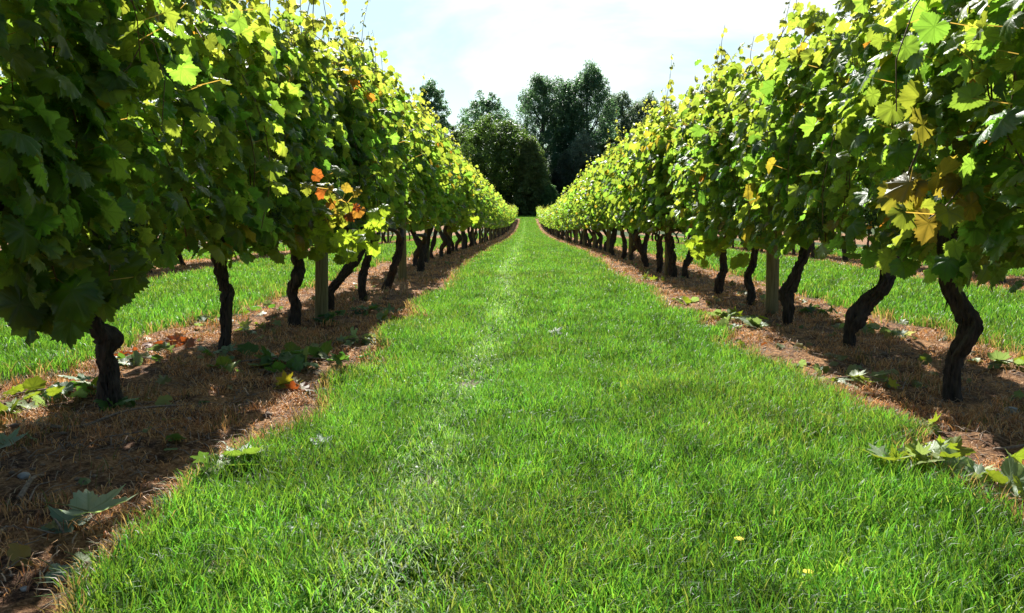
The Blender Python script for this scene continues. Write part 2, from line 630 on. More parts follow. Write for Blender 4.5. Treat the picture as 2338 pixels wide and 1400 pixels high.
o_ = obj('clover', mk_mesh('clover', CV, CT, [M_GRASS], np.array(CC)))
tag(o_, 'patches of small round clover leaves low in the grass lane', 'clover', kind='stuff')
rng = np.random.default_rng(67)

# dry, bleached grass and straw in the strips
P = np.concatenate([
    scatter(-2.6, -.8, 1.6, 112, 7500, 3.2, 1.5),
    scatter(1.1, 2.95, 1.6, 112, 7500, 3.2, 1.5),
    scatter(-6.3, -4.4, 5, 50, 3500, 5, 1.5),
    scatter(4.7, 6.6, 5, 50, 3500, 5, 1.5)])
X, Y = P[:, 0], P[:, 1]
sm = soil(X, Y)
cl_ = fbm(X * 4 + 50, Y * 4, 4)
keep = (rng.random(len(X)) < sm) & (rng.random(len(X)) < np.clip((cl_ - .45) * 7, .08, 1))
X, Y = X[keep], Y[keep]
n = len(X)
tuft = fbm(X * 7, Y * 7 + 80, 2) > .66
sc = np.clip(Y / 3.2, 1, None)
L = (0.018 + 0.035 * rng.random(n)) * np.where(tuft, 1.3, 1) * sc ** .1
lean = np.where(tuft, .2 + .5 * rng.random(n), .55 + .42 * rng.random(n))
Wd = (0.0018 + 0.0020 * rng.random(n)) * sc ** .75
pick = rng.random(n)
c = np.where(pick[:, None] < .62, np.array([0.74, 0.40, 0.16]), np.where(pick[:, None] < .85, np.array([0.42, 0.18, 0.08]), np.array([0.72, 0.52, 0.34]))) * (0.6 + .6 * rng.random((n, 1)))
c[tuft & (rng.random(n) < .35)] = (0.16, 0.17, 0.04)
do = blades('dry_grass', X, Y, L, Wd, lean, c, M_DRY)
tag(do, 'short rusty dead grass and straw on the bare earth strips under the vines', 'dry grass', kind='stuff')
print('dry blades', n)


# ------------------------------------------------------------------ grape leaf shapes
def leaf_template(npts, ring, deep=False):
    a = np.linspace(-PI, PI, npts, endpoint=False)
    ctrl_a = np.radians([0, 26, 50, 76, 106, 140, 166, 180])
    ctrl_r = np.array([0.61, 0.48, 0.57, 0.45, 0.51, 0.44, 0.35, 0.10])
    if deep:
        ctrl_r = np.array([0.66, 0.30, 0.60, 0.28, 0.50, 0.38, 0.30, 0.07])
    r = np.interp(np.abs(a), ctrl_a, ctrl_r)
    if npts >= 36:
        r = r * (1 + (0.055 + 0.03 * np.sin(np.arange(npts) * 1.7)) * np.where(np.arange(npts) % 2 == 0, 1, -1))
    x, y = r * np.sin(a), r * np.cos(a)
    if ring:
        k = npts // 2
        ri = r.reshape(k, 2).mean(1) * .52
        ai = a.reshape(k, 2).mean(1)
        V = np.vstack([[0, 0], np.stack([ri * np.sin(ai), ri * np.cos(ai)], 1), np.stack([x, y], 1)])
        T = []
        for i in range(k):
            j = (i + 1) % k
            T.append((0, 1 + j, 1 + i))
            o0, o1, o2 = 1 + k + 2 * i, 1 + k + 2 * i + 1, 1 + k + (2 * i + 2) % npts
            T += [(1 + i, o1, o0), (1 + i, 1 + j, o1), (1 + j, o2, o1)]
    else:
        V = np.vstack([[0, 0], np.stack([x, y], 1)])
        T = [(0, 1 + (i + 1) % npts, 1 + i) for i in range(npts)]
    x, y = V[:, 0], V[:, 1]
    rr = np.hypot(x, y)
    ang = np.arctan2(x, y)
    fold = np.abs(x) * .34
    droop = -rr ** 2 * .75
    rip = np.cos(ang * 360 / 52.0) * rr * .10
    return dict(V=V, T=np.array(T), fold=fold, droop=droop, rip=rip)


LT = {0: leaf_template(60, True), 1: leaf_template(24, False), 2: leaf_template(10, False), 3: leaf_template(60, True, True)}


def leaves_into(buf, lod, Pos, Nrm, Tip, Size, Colr, mi=0, curl=1.0):
    """append many leaves (vectorised). Pos = petiole joint, Nrm = upper side, Tip = direction of the tip"""
    tp = LT[lod]
    n = len(Pos)
    N = Nrm / (np.linalg.norm(Nrm, axis=1)[:, None] + 1e-9)
    Tq = Tip - (Tip * N).sum(1)[:, None] * N
    Tq /= np.linalg.norm(Tq, axis=1)[:, None] + 1e-9
    Bq = np.cross(Tq, N)
    m = len(tp['V'])
    z = (tp['droop'][None] * (0.2 + 1.3 * rng.random((n, 1))) + tp['fold'][None] * (rng.random((n, 1)) * 2.6 - .8)
         + tp['rip'][None] * (0.3 + 1.2 * rng.random((n, 1))) + rng.normal(0, .024, (n, m)) * (lod < 2)) * curl
    x = tp['V'][None, :, 0] * (0.88 + .24 * rng.random((n, 1)))
    y = tp['V'][None, :, 1] * (0.9 + .2 * rng.random((n, 1)))
    S = Size[:, None, None]
    Vv = Pos[:, None, :] + S * (x[..., None] * Bq[:, None] + y[..., None] * Tq[:, None] + z[..., None] * N[:, None])
    T = (np.arange(n)[:, None, None] * m + tp['T'][None]).reshape(-1, 3)
    lp = np.zeros((n, m, 3))
    lp[:, :, 0] = tp['V'][None, :, 0]
    lp[:, :, 1] = tp['V'][None, :, 1]
    C = np.repeat(np.asarray(Colr)[:, None, :], m, 1).reshape(-1, 3)
    buf.add(Vv.reshape(-1, 3), T, C, lp.reshape(-1, 3), mi)


GREEN = np.array([0.057, 0.122, 0.023])


def leaf_colors(n, z=None, yellow=0.05, autumn=0.002):
    c = GREEN * (0.65 + .8 * rng.random((n, 1)))
    c[:, 0] *= 0.75 + .7 * rng.random(n)
    if z is not None:                       # top leaves paler, yellower: young growth plus sunlit highlights put into the colour
        k = np.clip((z - 1.5) / 0.9, 0, 1)[:, None] * rng.random((n, 1))
        c = c * (1 - k) + np.array([0.135, 0.180, 0.046]) * k
    y = rng.random(n) < yellow
    c[y] = np.array([0.105, 0.105, 0.018]) * (0.7 + .5 * rng.random((y.sum(), 1)))
    a = rng.random(n) < autumn
    c[a] = np.array([0.17, 0.09, 0.02])
    return c


def make_foliage(name, lod, nleaf, seed, yellow=.05, half=.62, top=2.15):
    """the leaf mass of one vine: canes with leaves at their nodes plus filling leaves"""
    global rng
    rng = np.random.default_rng(seed)
    buf = Buf()
    Ps, Ns, Ts, Ss = [], [], [], []
    ncane = 15
    for k in range(ncane):
        y0 = rng.uniform(-half, half)
        side = rng.choice([-1, 1])
        ztop = top * rng.uniform(.82, 1.04)
        x1 = side * rng.uniform(.02, .26)
        flop = rng.random() < .45
        m = 24
        s = np.linspace(0, 1, m)
        wob = rng.normal(0, .06, 3)
        cx = x1 * s + side * .12 * np.sin(s * PI) + wob[0] * np.sin(s * 9)
        cyy = y0 + wob[1] * 2 * s + wob[2] * np.sin(s * 7)
        cz = .74 + (ztop - .74) * s
        if flop:    # bends over the wire and hangs outside
            zf = rng.uniform(.45, .75)
            cz = np.where(s < zf, .68 + (ztop - .68) * s / zf, ztop - (s - zf) / (1 - zf) * rng.uniform(.3, 1.2))
            cx = np.where(s < zf, x1 * s, x1 * zf + side * .30 * np.sin(np.clip((s - zf) / (1 - zf), 0, 1) * PI * .6))
        cp = np.stack([cx, cyy, cz], 1)
        if lod == 0 and k % 2 == 0:
            tv, tt = tube(cp, np.linspace(.0045, .0022, m), 4, 14, cap=False)
            buf.add(tv, tt, (0.10, 0.075, 0.03), mi=1)
        az = np.where(rng.random(m) < .78, np.where(cx + side * .01 > 0, 0, PI) + rng.normal(0, .75, m), rng.random(m) * 2 * PI)
        out = np.stack([np.cos(az), np.sin(az), np.zeros(m)], 1)
        pl = rng.uniform(.04, .12, m)[:, None]
        Pp = cp + out * pl + np.array([0, 0, .03])
        Ps.append(Pp)
        Ns.append(out * rng.uniform(.4, 1.1, (m, 1)) + np.array([0, 0, .55]) + rng.normal(0, .38, (m, 3)))
        Ts.append(out * .45 + np.array([0, 0, -1.0]) + rng.normal(0, .38, (m, 3)))
        Ss.append(rng.uniform(.06, .135, m))
        if lod == 0:
            for i in range(0, m, 2):
                a, b2 = cp[i], Pp[i]
                w = np.array([0, 0, .0016])
                buf.add([a - w, a + w, b2 + w, b2 - w], [(0, 1, 2), (0, 2, 3)], (0.16, 0.13, 0.05), mi=0)
    done = sum(len(q) for q in Ps)
    m = max(0, nleaf - done)
    # filling leaves: thick wall, denser towards its faces, ragged below
    u = rng.choice([-1, 1], m)
    zz = .74 + (top - .74) * rng.random(m) ** .92
    yy2 = rng.uniform(-half - .05, half + .05, m)
    bul = .19 + .16 * fbm(yy2 * 2.2 + seed * 3, zz * 2.2 + u * 5, 3) + .05 * np.sin((zz - .6) / (top - .6) * PI)
    bul *= np.where(zz > top - .3, .75, 1)
    xx = u * bul * rng.random(m) ** .38
    low = rng.random(m) < .07
    zz[low] = rng.uniform(.62, .76, low.sum())
    xx[low] *= .8
    out = np.stack([u * 1.0, rng.normal(0, .55, m), np.zeros(m)], 1)
    Ps.append(np.stack([xx, yy2, zz], 1))
    Ns.append(out * rng.uniform(.4, 1.1, (m, 1)) + np.array([0, 0, .55]) + rng.normal(0, .38, (m, 3)))
    Ts.append(out * .4 + np.array([0, 0, -1.0]) + rng.normal(0, .36, (m, 3)))
    Ss.append(rng.uniform(.060, .142, m))
    P_ = np.concatenate(Ps)
    N_ = np.concatenate(Ns)
    T_ = np.concatenate(Ts)
    S_ = np.concatenate(Ss)
    tp_ = P_[:, 2] > top - .15
    S_[tp_] *= .72
    ok = P_[:, 2] > .60 + .06 * rng.random(len(P_))
    N_ = N_ + np.array([0, .55, .25]) * rng.random((len(P_), 1)) ** .5
    P_, N_, T_, S_ = P_[ok], N_[ok], T_[ok], S_[ok]
    C_ = leaf_colors(len(P_), P_[:, 2], yellow)
    leaves_into(buf, lod, P_, N_, T_, S_, C_)
    return buf.mesh(name, [M_LEAF if lod == 0 else M_LEAF_FAR, M_CANE], lp=(lod == 0))


def make_shoot(name, lod, length, seed, lean=.15, pale=True):
    """an upright young shoot: a thin stem with small leaves; origin at its foot"""
    global rng
    rng = np.random.default_rng(seed)
    buf = Buf()
    a = rng.random() * 2 * PI
    s = np.linspace(0, 1, 7)
    w = rng.normal(0, .02, 2)
    pts = np.stack([np.cos(a) * lean * length * s ** 1.5 + w[0] * np.sin(s * 7), np.sin(a) * lean * length * s ** 1.5 + w[1] * np.sin(s * 6), length * s], 1)
    V, T = tube(pts, np.linspace(.0042, .0015, 7), 5 if lod == 0 else 3, 9, cap=False)
    buf.add(V, T, (0.1, .07, .03), mi=1)
    m = int(length / .045)
    f = np.sort(rng.random(m)) ** .9
    Pp, _ = catmull(pts, s, 40)
    base = Pp[(f * 39).astype(int)]
    az = rng.random(m) * 2 * PI
    out = np.stack([np.cos(az), np.sin(az), np.zeros(m)], 1)
    size = (.10 - .065 * f) * rng.uniform(.7, 1.15, m)
    leaves_into(buf, lod, base + out * size[:, None] * .5, out * .7 + np.array([0, 0, .7]) + rng.normal(0, .35, (m, 3)),
                out * .8 + np.array([0, 0, -.4]) + rng.normal(0, .3, (m, 3)), size,
                np.array([0.14, 0.19, 0.045]) * rng.uniform(.6, 1.15, (m, 1)))
    return buf.mesh(name, [M_LEAF if lod == 0 else M_LEAF_FAR, M_CANE], lp=(lod == 0))


def make_sprig(name, pts, nleaf, seed, size=.11, cols=None, spread=.07, face=(0, -1, .35)):
    """a leafy side branch along pts (local)"""
    global rng
    rng = np.random.default_rng(seed)
    buf = Buf()
    P_, _ = catmull(pts, np.ones(len(pts)), 40)
    V, T = tube(pts, np.linspace(.005, .0018, len(pts)), 5, 24, cap=False)
    buf.add(V, T, (0.1, .07, .03), mi=1)
    f = rng.random(nleaf)
    base = P_[(f * 39).astype(int)] + rng.normal(0, spread, (nleaf, 3))
    N_ = np.array(face) + rng.normal(0, .55, (nleaf, 3))
    T_ = np.array([0, 0, -.8]) + rng.normal(0, .55, (nleaf, 3))
    if cols is None:
        C_ = np.array([0.11, 0.19, 0.025]) * rng.uniform(.6, 1.1, (nleaf, 1))
    else:
        C_ = np.array(cols)[rng.integers(0, len(cols), nleaf)] * rng.uniform(.75, 1.15, (nleaf, 1))
    leaves_into(buf, 0, base, N_, T_, size * rng.uniform(.65, 1.2, nleaf), C_)
    for i in range(nleaf):
        a = P_[int(f[i] * 39)]
        w = np.array([0, 0, .0016])
        buf.add([a - w, a + w, base[i] + w, base[i] - w], [(0, 1, 2), (0, 2, 3)], (0.22, 0.18, 0.06))
    return buf.mesh(name, [M_LEAF, M_CANE])


def make_trunk(name, pts, rad, seed, sides=18, n=46, arms=True, stub=True):
    """gnarled trunk with shaggy bark, two short arms laid along the wire"""
    r = np.random.default_rng(seed)
    buf = Buf()
    pts = [np.array(q, float) for q in pts]
    V, T = tube(pts, rad, sides, n, rough=1.35, twist=r.uniform(-1.5, 1.5), seed=seed)
    buf.add(V, T, (0, 0, 0))
    top = pts[-1]
    if arms:
        for sg in (-1, 1):
            q = [top + np.array([0, 0, -.04]), top + np.array([r.normal(0, .02), sg * .16, .06]), top + np.array([-top[0] * .6, sg * .36, .09]), top + np.array([-top[0], sg * .58, .08])]
            V, T = tube(q, [rad[-1] * .75, rad[-1] * .6, rad[-1] * .42, rad[-1] * .3], 9, 14, rough=.4, seed=seed + sg)
            buf.add(V, T, (0, 0, 0))
    if stub:     # loose bark flakes and spurs
        P_, R_ = catmull(pts, rad, 40)
        for k in range(70):
            i = r.integers(2, 37)
            a = r.random() * 2 * PI
            o_ = np.array([math.cos(a), math.sin(a), 0])
            b0 = P_[i] + o_ * R_[i] * .8
            ln = r.uniform(.02, .07)
            b1 = b0 + o_ * r.uniform(.006, .026) + np.array([0, 0, r.choice([-1, 1]) * ln])
            sd = np.array([-o_[1], o_[0], 0]) * r.uniform(.003, .008)
            buf.add([b0 - sd, b0 + sd, b1 + sd * .3, b1 - sd * .3, b0 + o_ * .004], [(0, 1, 2), (0, 2, 3), (4, 2, 1), (4, 3, 0), (4, 2, 3)], (0, 0, 0))
    return buf.mesh(name, [M_BARK], smooth=True, lp=False)


def make_bunch(seed):
    r = np.random.default_rng(seed)
    buf = Buf()
    ico = bpy.data.meshes.new('tmp')
    import bmesh
    bm = bmesh.new()
    bmesh.ops.create_icosphere(bm, subdivisions=1, radius=1)
    iv = np.array([v.co[:] for v in bm.verts])
    it = np.array([[v.index for v in f.verts] for f in bm.faces])
    bm.free()
    bpy.data.meshes.remove(ico)
    for k in range(42):
        z = -r.random() * .13
        rr = .034 * (1 - (-z / .15) * .75)
        a = r.random() * 2 * PI
        buf.add(iv * r.uniform(.0065, .0085) + [rr * math.cos(a), rr * math.sin(a), z], it, (0, 0, 0))
    V, T = tube([(0, 0, .05), (0, 0, -.1)], [.002, .002], 4, 2)
    buf.add(V, T, (0, 0, 0))
    return buf.mesh('grape_bunch', [M_GRAPE], smooth=True, lp=False)


# ------------------------------------------------------------------ vines
FOL = {0: [make_foliage('foliage', 0, 1200 if i < 4 else 900, 100 + i, yellow=.012 + .02 * (i % 3)) for i in range(7)],
       1: [make_foliage('foliage', 1, 1050, 200 + i, yellow=.02 + .02 * (i % 3)) for i in range(6)],
       2: [make_foliage('foliage', 2, 760, 300 + i, yellow=.03) for i in range(5)]}
SHOOT = {0: [make_shoot('shoot', 0, .45 + .1 * (i % 4), 400 + i) for i in range(6)],
         1: [make_shoot('shoot', 1, .45 + .1 * (i % 4), 420 + i) for i in range(5)],
         2: [make_shoot('shoot', 2, .40 + .08 * (i % 3), 440 + i) for i in range(4)]}
BUNCH = [make_bunch(7), make_bunch(8)]
vr = np.random.default_rng(77)


def generic_trunk(seed, sides=12, n=24, stub=True):
    r = np.random.default_rng(seed)
    a = r.normal(0, .07, (5, 2))
    a[:, 1] *= 1.6
    a[:, 1] += r.normal(0, .06) * np.arange(5)
    z = [-.05, .16, .34, .52, .74]
    pts = [(a[i, 0] * .6 * (i > 0), a[i, 1] * (i > 0), z[i]) for i in range(5)]
    w = r.uniform(.028, .042)
    return make_trunk('trunk', pts, [w * 1.1, w, w * 1.12, w * .9, w * .95], seed, sides, n, stub=stub)


TRUNK = [generic_trunk(500 + i) for i in range(10)]
TRUNK_FAR = [generic_trunk(550 + i, 7, 9, False) for i in range(6)]
rng = np.random.default_rng(900)

#  trunks traced from the photograph: (px, py, half width in px) from foot to head
LT_TR = [
    [(263, 935, 21), (250, 885, 20), (243, 840, 22), (245, 800, 23), (243, 772, 31), (230, 738, 20), (232, 700, 18), (245, 640, 18), (240, 560, 18)],
    [(510, 810, 14), (512, 765, 14), (516, 700, 13), (518, 670, 15), (508, 645, 13), (500, 610, 13), (505, 580, 15), (510, 530, 14)],
    [(672, 745, 12), (674, 700, 12), (668, 665, 11), (680, 635, 13), (682, 610, 12), (676, 580, 13), (676, 530, 12)],
    [(753, 707, 6), (754, 668, 10), (775, 640, 10), (795, 615, 10), (815, 588, 11), (832, 545, 10)],
    [(831, 686, 7), (828, 650, 9), (832, 620, 9), (840, 590, 10), (855, 545, 10)],
    [(876, 658, 8), (890, 635, 8), (900, 610, 9), (910, 580, 9), (915, 540, 9)],
    [(960, 622, 8), (962, 590, 7), (966, 550, 8)],
]
RT_TR = [
    [(2176, 912, 15), (2180, 860, 17), (2190, 815, 20), (2205, 770, 22), (2212, 735, 23), (2195, 700, 19), (2175, 660, 17), (2168, 610, 17), (2165, 570, 18), (2165, 520, 18)],
    [(1944, 800, 10), (1946, 765, 13), (1955, 730, 19), (1975, 700, 17), (1995, 675, 15), (2015, 650, 16), (2030, 615, 17), (2040, 580, 16), (2045, 530, 16)],
    [(1799, 739, 8), (1800, 700, 12), (1797, 670, 15), (1806, 645, 13), (1820, 610, 11), (1835, 585, 11), (1845, 540, 11)],
    [(1711, 696, 6), (1716, 670, 11), (1708, 640, 9), (1712, 620, 8), (1720, 600, 9), (1724, 560, 9)],
    [(1636, 673, 6), (1642, 645, 10), (1650, 620, 9), (1652, 595, 8), (1650, 550, 9)],
    [(1571, 636, 7), (1563, 615, 7), (1572, 590, 8), (1582, 570, 8), (1580, 540, 7)],
    [(1537, 631, 8), (1536, 600, 9), (1530, 570, 8), (1528, 540, 9)],
    [(1503, 622, 5), (1506, 595, 6), (1505, 550, 7)],
    [(1479, 612, 5), (1470, 585, 6), (1460, 565, 7), (1452, 540, 8)],
]


def vine(x, y, label, group, trunk_me, lod, fi, height, bias=0.0, flip=False, nshoot=2, bunches=0, fyaw=0.0):
    v = bpy.data.objects.new('grapevine', None)
    COL.objects.link(v)
    v.location = (x, y, float(zg(y)))
    v.empty_display_size = .2
    tag(v, label, 'grapevine', group)
    obj('trunk', trunk_me, v)
    sx = vr.uniform(.86, 1.02)
    f = obj('foliage', FOL[lod][(fi % 4 if x < 0 else 4 + fi % 3) if lod == 0 else fi % len(FOL[lod])], v, (ROWX(x) - x + bias, 0, vr.uniform(-.03, .03)), (0, 0, fyaw), ((-1 if flip else 1) * sx * (1.12 if x < 0 else 1.0), 1.0, height / 2.2))
    for k in range(nshoot):
        obj('shoot', SHOOT[lod][vr.integers(0, len(SHOOT[lod]))], v,
            (ROWX(x) - x + bias + vr.normal(0, .07), vr.uniform(-.5, .5), height * vr.uniform(.80, .95)), (0, 0, vr.uniform(0, 6.28)), (1, 1, vr.uniform(.8, 1.25)))
    for k in range(bunches):
        sg = 1 if x < 0 else -1
        obj('grape_bunch', BUNCH[k % 2], v, (ROWX(x) - x + bias + sg * vr.uniform(.12, .26), vr.uniform(-.4, .4), vr.uniform(.75, 1.0)))
    return v


def ROWX(x):
    return ROW0 + round((x - ROW0) / PITCH) * PITCH


L_LAB = ['grapevine with thick knobbly dark trunk at the left edge, leaves hanging almost to the ground',
         'grapevine with slim kinked trunk, second trunk of the left row beside red fallen leaves',
         'grapevine with wavy trunk just in front of the nearest wooden post of the left row',
         'grapevine leaning away behind the nearest left post, bright branch with orange leaves above',
         'grapevine with short thin straight trunk just past the leaning one behind the nearest left post',
         'grapevine with slanting trunk just in front of the second post of the left row',
         'grapevine with upright trunk just past the second post of the left row']
R_LAB = ['grapevine with tall sharply bent trunk nearest at the right edge, big yellow leaves above it',
         'grapevine with strongly slanting trunk beside the bent one, peeling bark hanging off it',
         'grapevine with curved trunk just on the near side of the closest right post',
         'grapevine with pinched wavy trunk just past the closest post of the right row',
         'grapevine with small dark trunk under the bright low sprig in the right row',
         'grapevine with S-shaped trunk just in front of the second right post',
         'grapevine with stout trunk standing right behind the second right post',
         'grapevine with thin upright trunk, first past the second right post',
         'grapevine with slim backward leaning trunk, next beyond the thin upright one in the right row']


def traced(tr, seed):
    b = on_ground(*tr[0][:2])
    pts, rad = [], []
    for (px, py, hw) in tr:
        q = at_y(px, py, b.y) - b
        pts.append((q.x, q.y, q.z))
        rad.append(hw / F_PX * b.y * .88)
    pts = [(pts[0][0], pts[0][1], -.05)] + pts[1:]
    rad[0] *= 1.3
    r = np.random.default_rng(seed)
    for i in range(1, len(pts)):     # depth sway the photograph cannot show
        pts[i] = (pts[i][0], pts[i][1] + r.normal(0, .02), pts[i][2])
    return b, make_trunk('trunk', pts, rad, seed, 30, 110)


HL, HR = 2.38, 2.1
BL, BR = .01, -.10
near_v = {}
for side, trs, labs, hh, bb in (('left', LT_TR, L_LAB, HL, BL), ('right', RT_TR, R_LAB, HR, BR)):
    last = 0
    for i, tr in enumerate(trs):
        b, me = traced(tr, 600 + i + (50 if side == 'right' else 0))
        lod = 0 if b.y < 9.2 else 1
        near_v[side, i] = vine(b.x, b.y, labs[i], 'grapevines of the %s row' % side, me, lod, i + (3 if side == 'right' else 0), hh * vr.uniform(.96, 1.03) * ((.90 if side == 'left' else 1.0) if b.y < 7.2 else 1.03),
                               bb, flip=vr.random() < .5, nshoot=3 if (side == 'right' or i < 2) else 7, bunches=2 if i < 4 else 0)
        last = b.y
    # the vine at the frame's edge, before the first traced trunk, and one beside the camera
    xr = ROW0 if side == 'left' else ROW0 + PITCH
    vine(xr, 2.18, 'grapevine cut off by the %s edge of the photo, only dark leaves showing' % side, 'grapevines of the %s row' % side,
         TRUNK[0], 0, 5, hh * .92, bb, nshoot=1, bunches=1)
    y = last
    # filling the long rows to their far end
    k = 0
    per_post = {}
    while y < 111.5:
        y += 1.17 + vr.normal(0, .05)
        post = int((y - (6.0 if side == 'left' else 6.65)) // 4.0) + 1
        per_post[post] = per_post.get(post, 0) + 1
        names = ['zeroth', 'first', 'second', 'third', 'fourth', 'fifth', 'sixth', 'seventh']
        if post <= 7 and y < 34:
            lab = '%s grapevine past the %s wooden post of the %s row' % (names[min(per_post[post], 7)], names[post], side)
        else:
            lab = 'grapevine in the far part of the %s row, leaves merging with its neighbours' % side
        lod = 1 if y < 26 else 2
        tm = TRUNK[vr.integers(0, 10)] if y < 26 else TRUNK_FAR[vr.integers(0, 6)]
        vine(xr + vr.normal(0, .03), y, lab, 'grapevines of the %s row' % side, tm, lod, int(vr.integers(0, 99)),
             hh * vr.uniform(.93, 1.06) * (1 - .0018 * max(0, y - 20)), bb, flip=vr.random() < .5, nshoot=int(vr.integers(1, 4)) + (3 if side == 'left' and y < 16 else 0))
        k += 1
# neighbouring rows, seen under the leaves
for side, xr, yst, cnt in (('left', ROW0 - PITCH, 5.4, 26), ('right', ROW0 + 2 * PITCH, 5.8, 26), ('left', ROW0 - 2 * PITCH, 8.5, 12), ('right', ROW0 + 3 * PITCH, 8.5, 12)):
    y = yst
    far = abs(xr) > 8
    for k in range(cnt):
        vine(xr + vr.normal(0, .04), y, 'distant grapevine %s beyond the %s row, seen through its trunk gaps' % ('two rows' if far else 'one row', side),
             'grapevines beyond the %s row' % side, TRUNK[vr.integers(0, 10)] if y < 16 else TRUNK_FAR[vr.integers(0, 6)], 1 if y < 14 else 2,
             int(vr.integers(0, 99)), 2.35 * vr.uniform(.95, 1.05), 0, vr.random() < .5, nshoot=1)
        y += 1.22 + vr.normal(0, .06)


# bright branches that stick out of the rows (parts of their vines)
def sprig_on(v, pxs, Y, n, seed, **kw):
    pts = [tuple(at_y(px, py, Yq) - v.location) for (px, py, Yq) in pxs]
    o_ = obj('side_branch', make_sprig('side_branch', pts, n, seed, **kw), v)
    return o_


V2 = near_v['left', 2]
sprig_on(V2, [(672, 520, 5.75), (720, 530, 5.4), (745, 500, 5.1), (700, 480, 4.9)], 0, 26, 31, size=.115, spread=.06)
sprig_on(V2, [(680, 560, 5.7), (760, 560, 5.4), (830, 540, 5.2), (872, 500, 5.15)], 0, 30, 32, size=.115, spread=.05)
s_ = sprig_on(V2, [(690, 510, 5.6), (800, 490, 4.9), (765, 440, 4.45), (705, 425, 4.25)], 0, 30, 33, size=.085, spread=.04,
              cols=[(.12, .07, .02), (.11, .04, .013), (.10, .09, .02), (.09, .12, .025), (.09, .13, .025), (.09, .13, .025), (.10, .13, .025)])
s_['label'] = 'side branch with orange and red turning leaves'
YR = near_v['right', 4].location.y
sprig_on(near_v['right', 4], [(1680, 520, YR - .1), (1660, 545, YR - .5), (1630, 560, YR - .8), (1600, 550, YR - 1.0)], 0, 20, 34, size=.12, spread=.07)
sprig_on(near_v['right', 3], [(1740, 500, YR - .8), (1720, 540, YR - 1.2), (1690, 580, YR - 1.4)], 0, 16, 35, size=.12, spread=.07)
YR = near_v['right', 0].location.y
s_ = sprig_on(near_v['right', 0], [(2240, 380, YR - .2), (2200, 420, YR - .5), (2160, 470, YR - .72), (2120, 500, YR - .78)], 0, 11, 36, size=.12, spread=.07,
              cols=[(.085, .085, .02), (.085, .078, .02), (.08, .095, .02), (.07, .11, .02)])
s_['label'] = 'side branch with large yellow leaves'
s_ = sprig_on(near_v['right', 1], [(2120, 240, YR - .2), (2100, 330, YR - .5), (2060, 430, YR - .45), (2030, 520, YR - .4)], 0, 9, 37, size=.14, spread=.06,
              cols=[(.09, .09, .02), (.085, .10, .02), (.075, .11, .02)])
s_['label'] = 'side branch with yellowing leaves'
YR = near_v['right', 0].location.y
sprig_on(near_v['right', 0], [(2160, 520, YR + .1), (2220, 580, YR + .2), (2290, 600, YR + .1)], 0, 9, 38, size=.14, spread=.05)
YL = near_v['left', 0].location.y
sprig_on(near_v['left', 0], [(150, 600, YL - .2), (110, 660, YL - .35), (70, 710, YL - .4)], 0, 10, 45, size=.19, spread=.05, cols=[(.045, .09, .018)])
sprig_on(near_v['left', 0], [(90, 480, YL - .6), (110, 560, YL - .62), (130, 640, YL - .6), (170, 700, YL - .55)], 0, 12, 39, size=.17, spread=.07, cols=[(.04, .09, .015)])
sprig_on(near_v['left', 0], [(250, 560, YL - .3), (250, 620, YL - .35), (240, 680, YL - .35)], 0, 8, 40, size=.17, spread=.06, cols=[(.045, .09, .015)])
YF = 18.6
vf = min((o_ for o_ in COL.objects if o_.name.startswith('grapevine') and abs(o_.location.x - ROW0) < .3), key=lambda q: abs(q.location.y - YF))
sprig_on(vf, [(1015, 530, vf.location.y - .2), (1030, 520, vf.location.y - .8), (1060, 500, vf.location.y - 1.2), (1085, 490, vf.location.y - 1.6)], 0, 24, 41, size=.16, spread=.1)

# ------------------------------------------------------------------ posts and wires
rng = np.random.default_rng(321)


def make_post(h, r, seed):
    buf = Buf()
    pts = [(0, 0, -.1), (0, 0, h * .5), (0, 0, h)]
    V, T = tube(pts, [r, r * .985, r * .95], 20, 14, rough=.07, seed=seed)
    buf.add(V, T, (0, 0, 0))
    return buf.mesh('vineyard_post', [M_POST], smooth=False, lp=False)


POST = [make_post(1.66, .048, 1), make_post(1.70, .052, 2), make_post(1.62, .045, 3)]
names = ['zeroth', 'nearest', 'second', 'third', 'fourth', 'fifth', 'sixth', 'seventh', 'eighth', 'ninth', 'tenth']
for side, first in (('left', [(743, 735), (938, 640)]), ('right', [(1762, 716), (1524, 629)])):
    xr = ROW0 if side == 'left' else ROW0 + PITCH
    ys = [on_ground(*q) for q in first]
    pos = [(ys[0].x - (.03 if side == 'left' else 0), ys[0].y), (ys[1].x - (.10 if side == 'left' else 0), ys[1].y)]
    y = ys[-1].y
    while y < 108:
        y += 4.0
        pos.append((xr, y))
    for i, (px, py) in enumerate(pos):
        if i == 0:
            lab = 'round wooden post of the left row, leaning slightly behind bright leaves' if side == 'left' else 'thick straight greenish wooden post in the right row with a long dark crack'
        elif i < 8:
            lab = '%s round wooden post along the %s vine row' % (names[i + 1], side)
        else:
            lab = 'round wooden post in the far part of the %s vine row' % side
        o_ = obj('vineyard_post', POST[(i + (side == 'right')) % 3], None, (px, py, float(zg(py))), (0, (math.radians(-2.0) if (i == 0 and side == 'left') else rng.normal(0, .008)), rng.uniform(0, 6)))
        tag(o_, lab, 'post', 'wooden posts of the %s vine row' % side)
for side, xr in (('left', ROW0 - PITCH), ('right', ROW0 + 2 * PITCH)):
    for k in range(7):
        y = 7.2 + 4.0 * k + (1.1 if side == 'right' else 0)
        o_ = obj('vineyard_post', POST[k % 3], None, (xr, y, float(zg(y))))
        tag(o_, 'wooden post in the row beyond the %s row, seen under its leaves' % side, 'post', 'wooden posts beyond the %s row' % side)
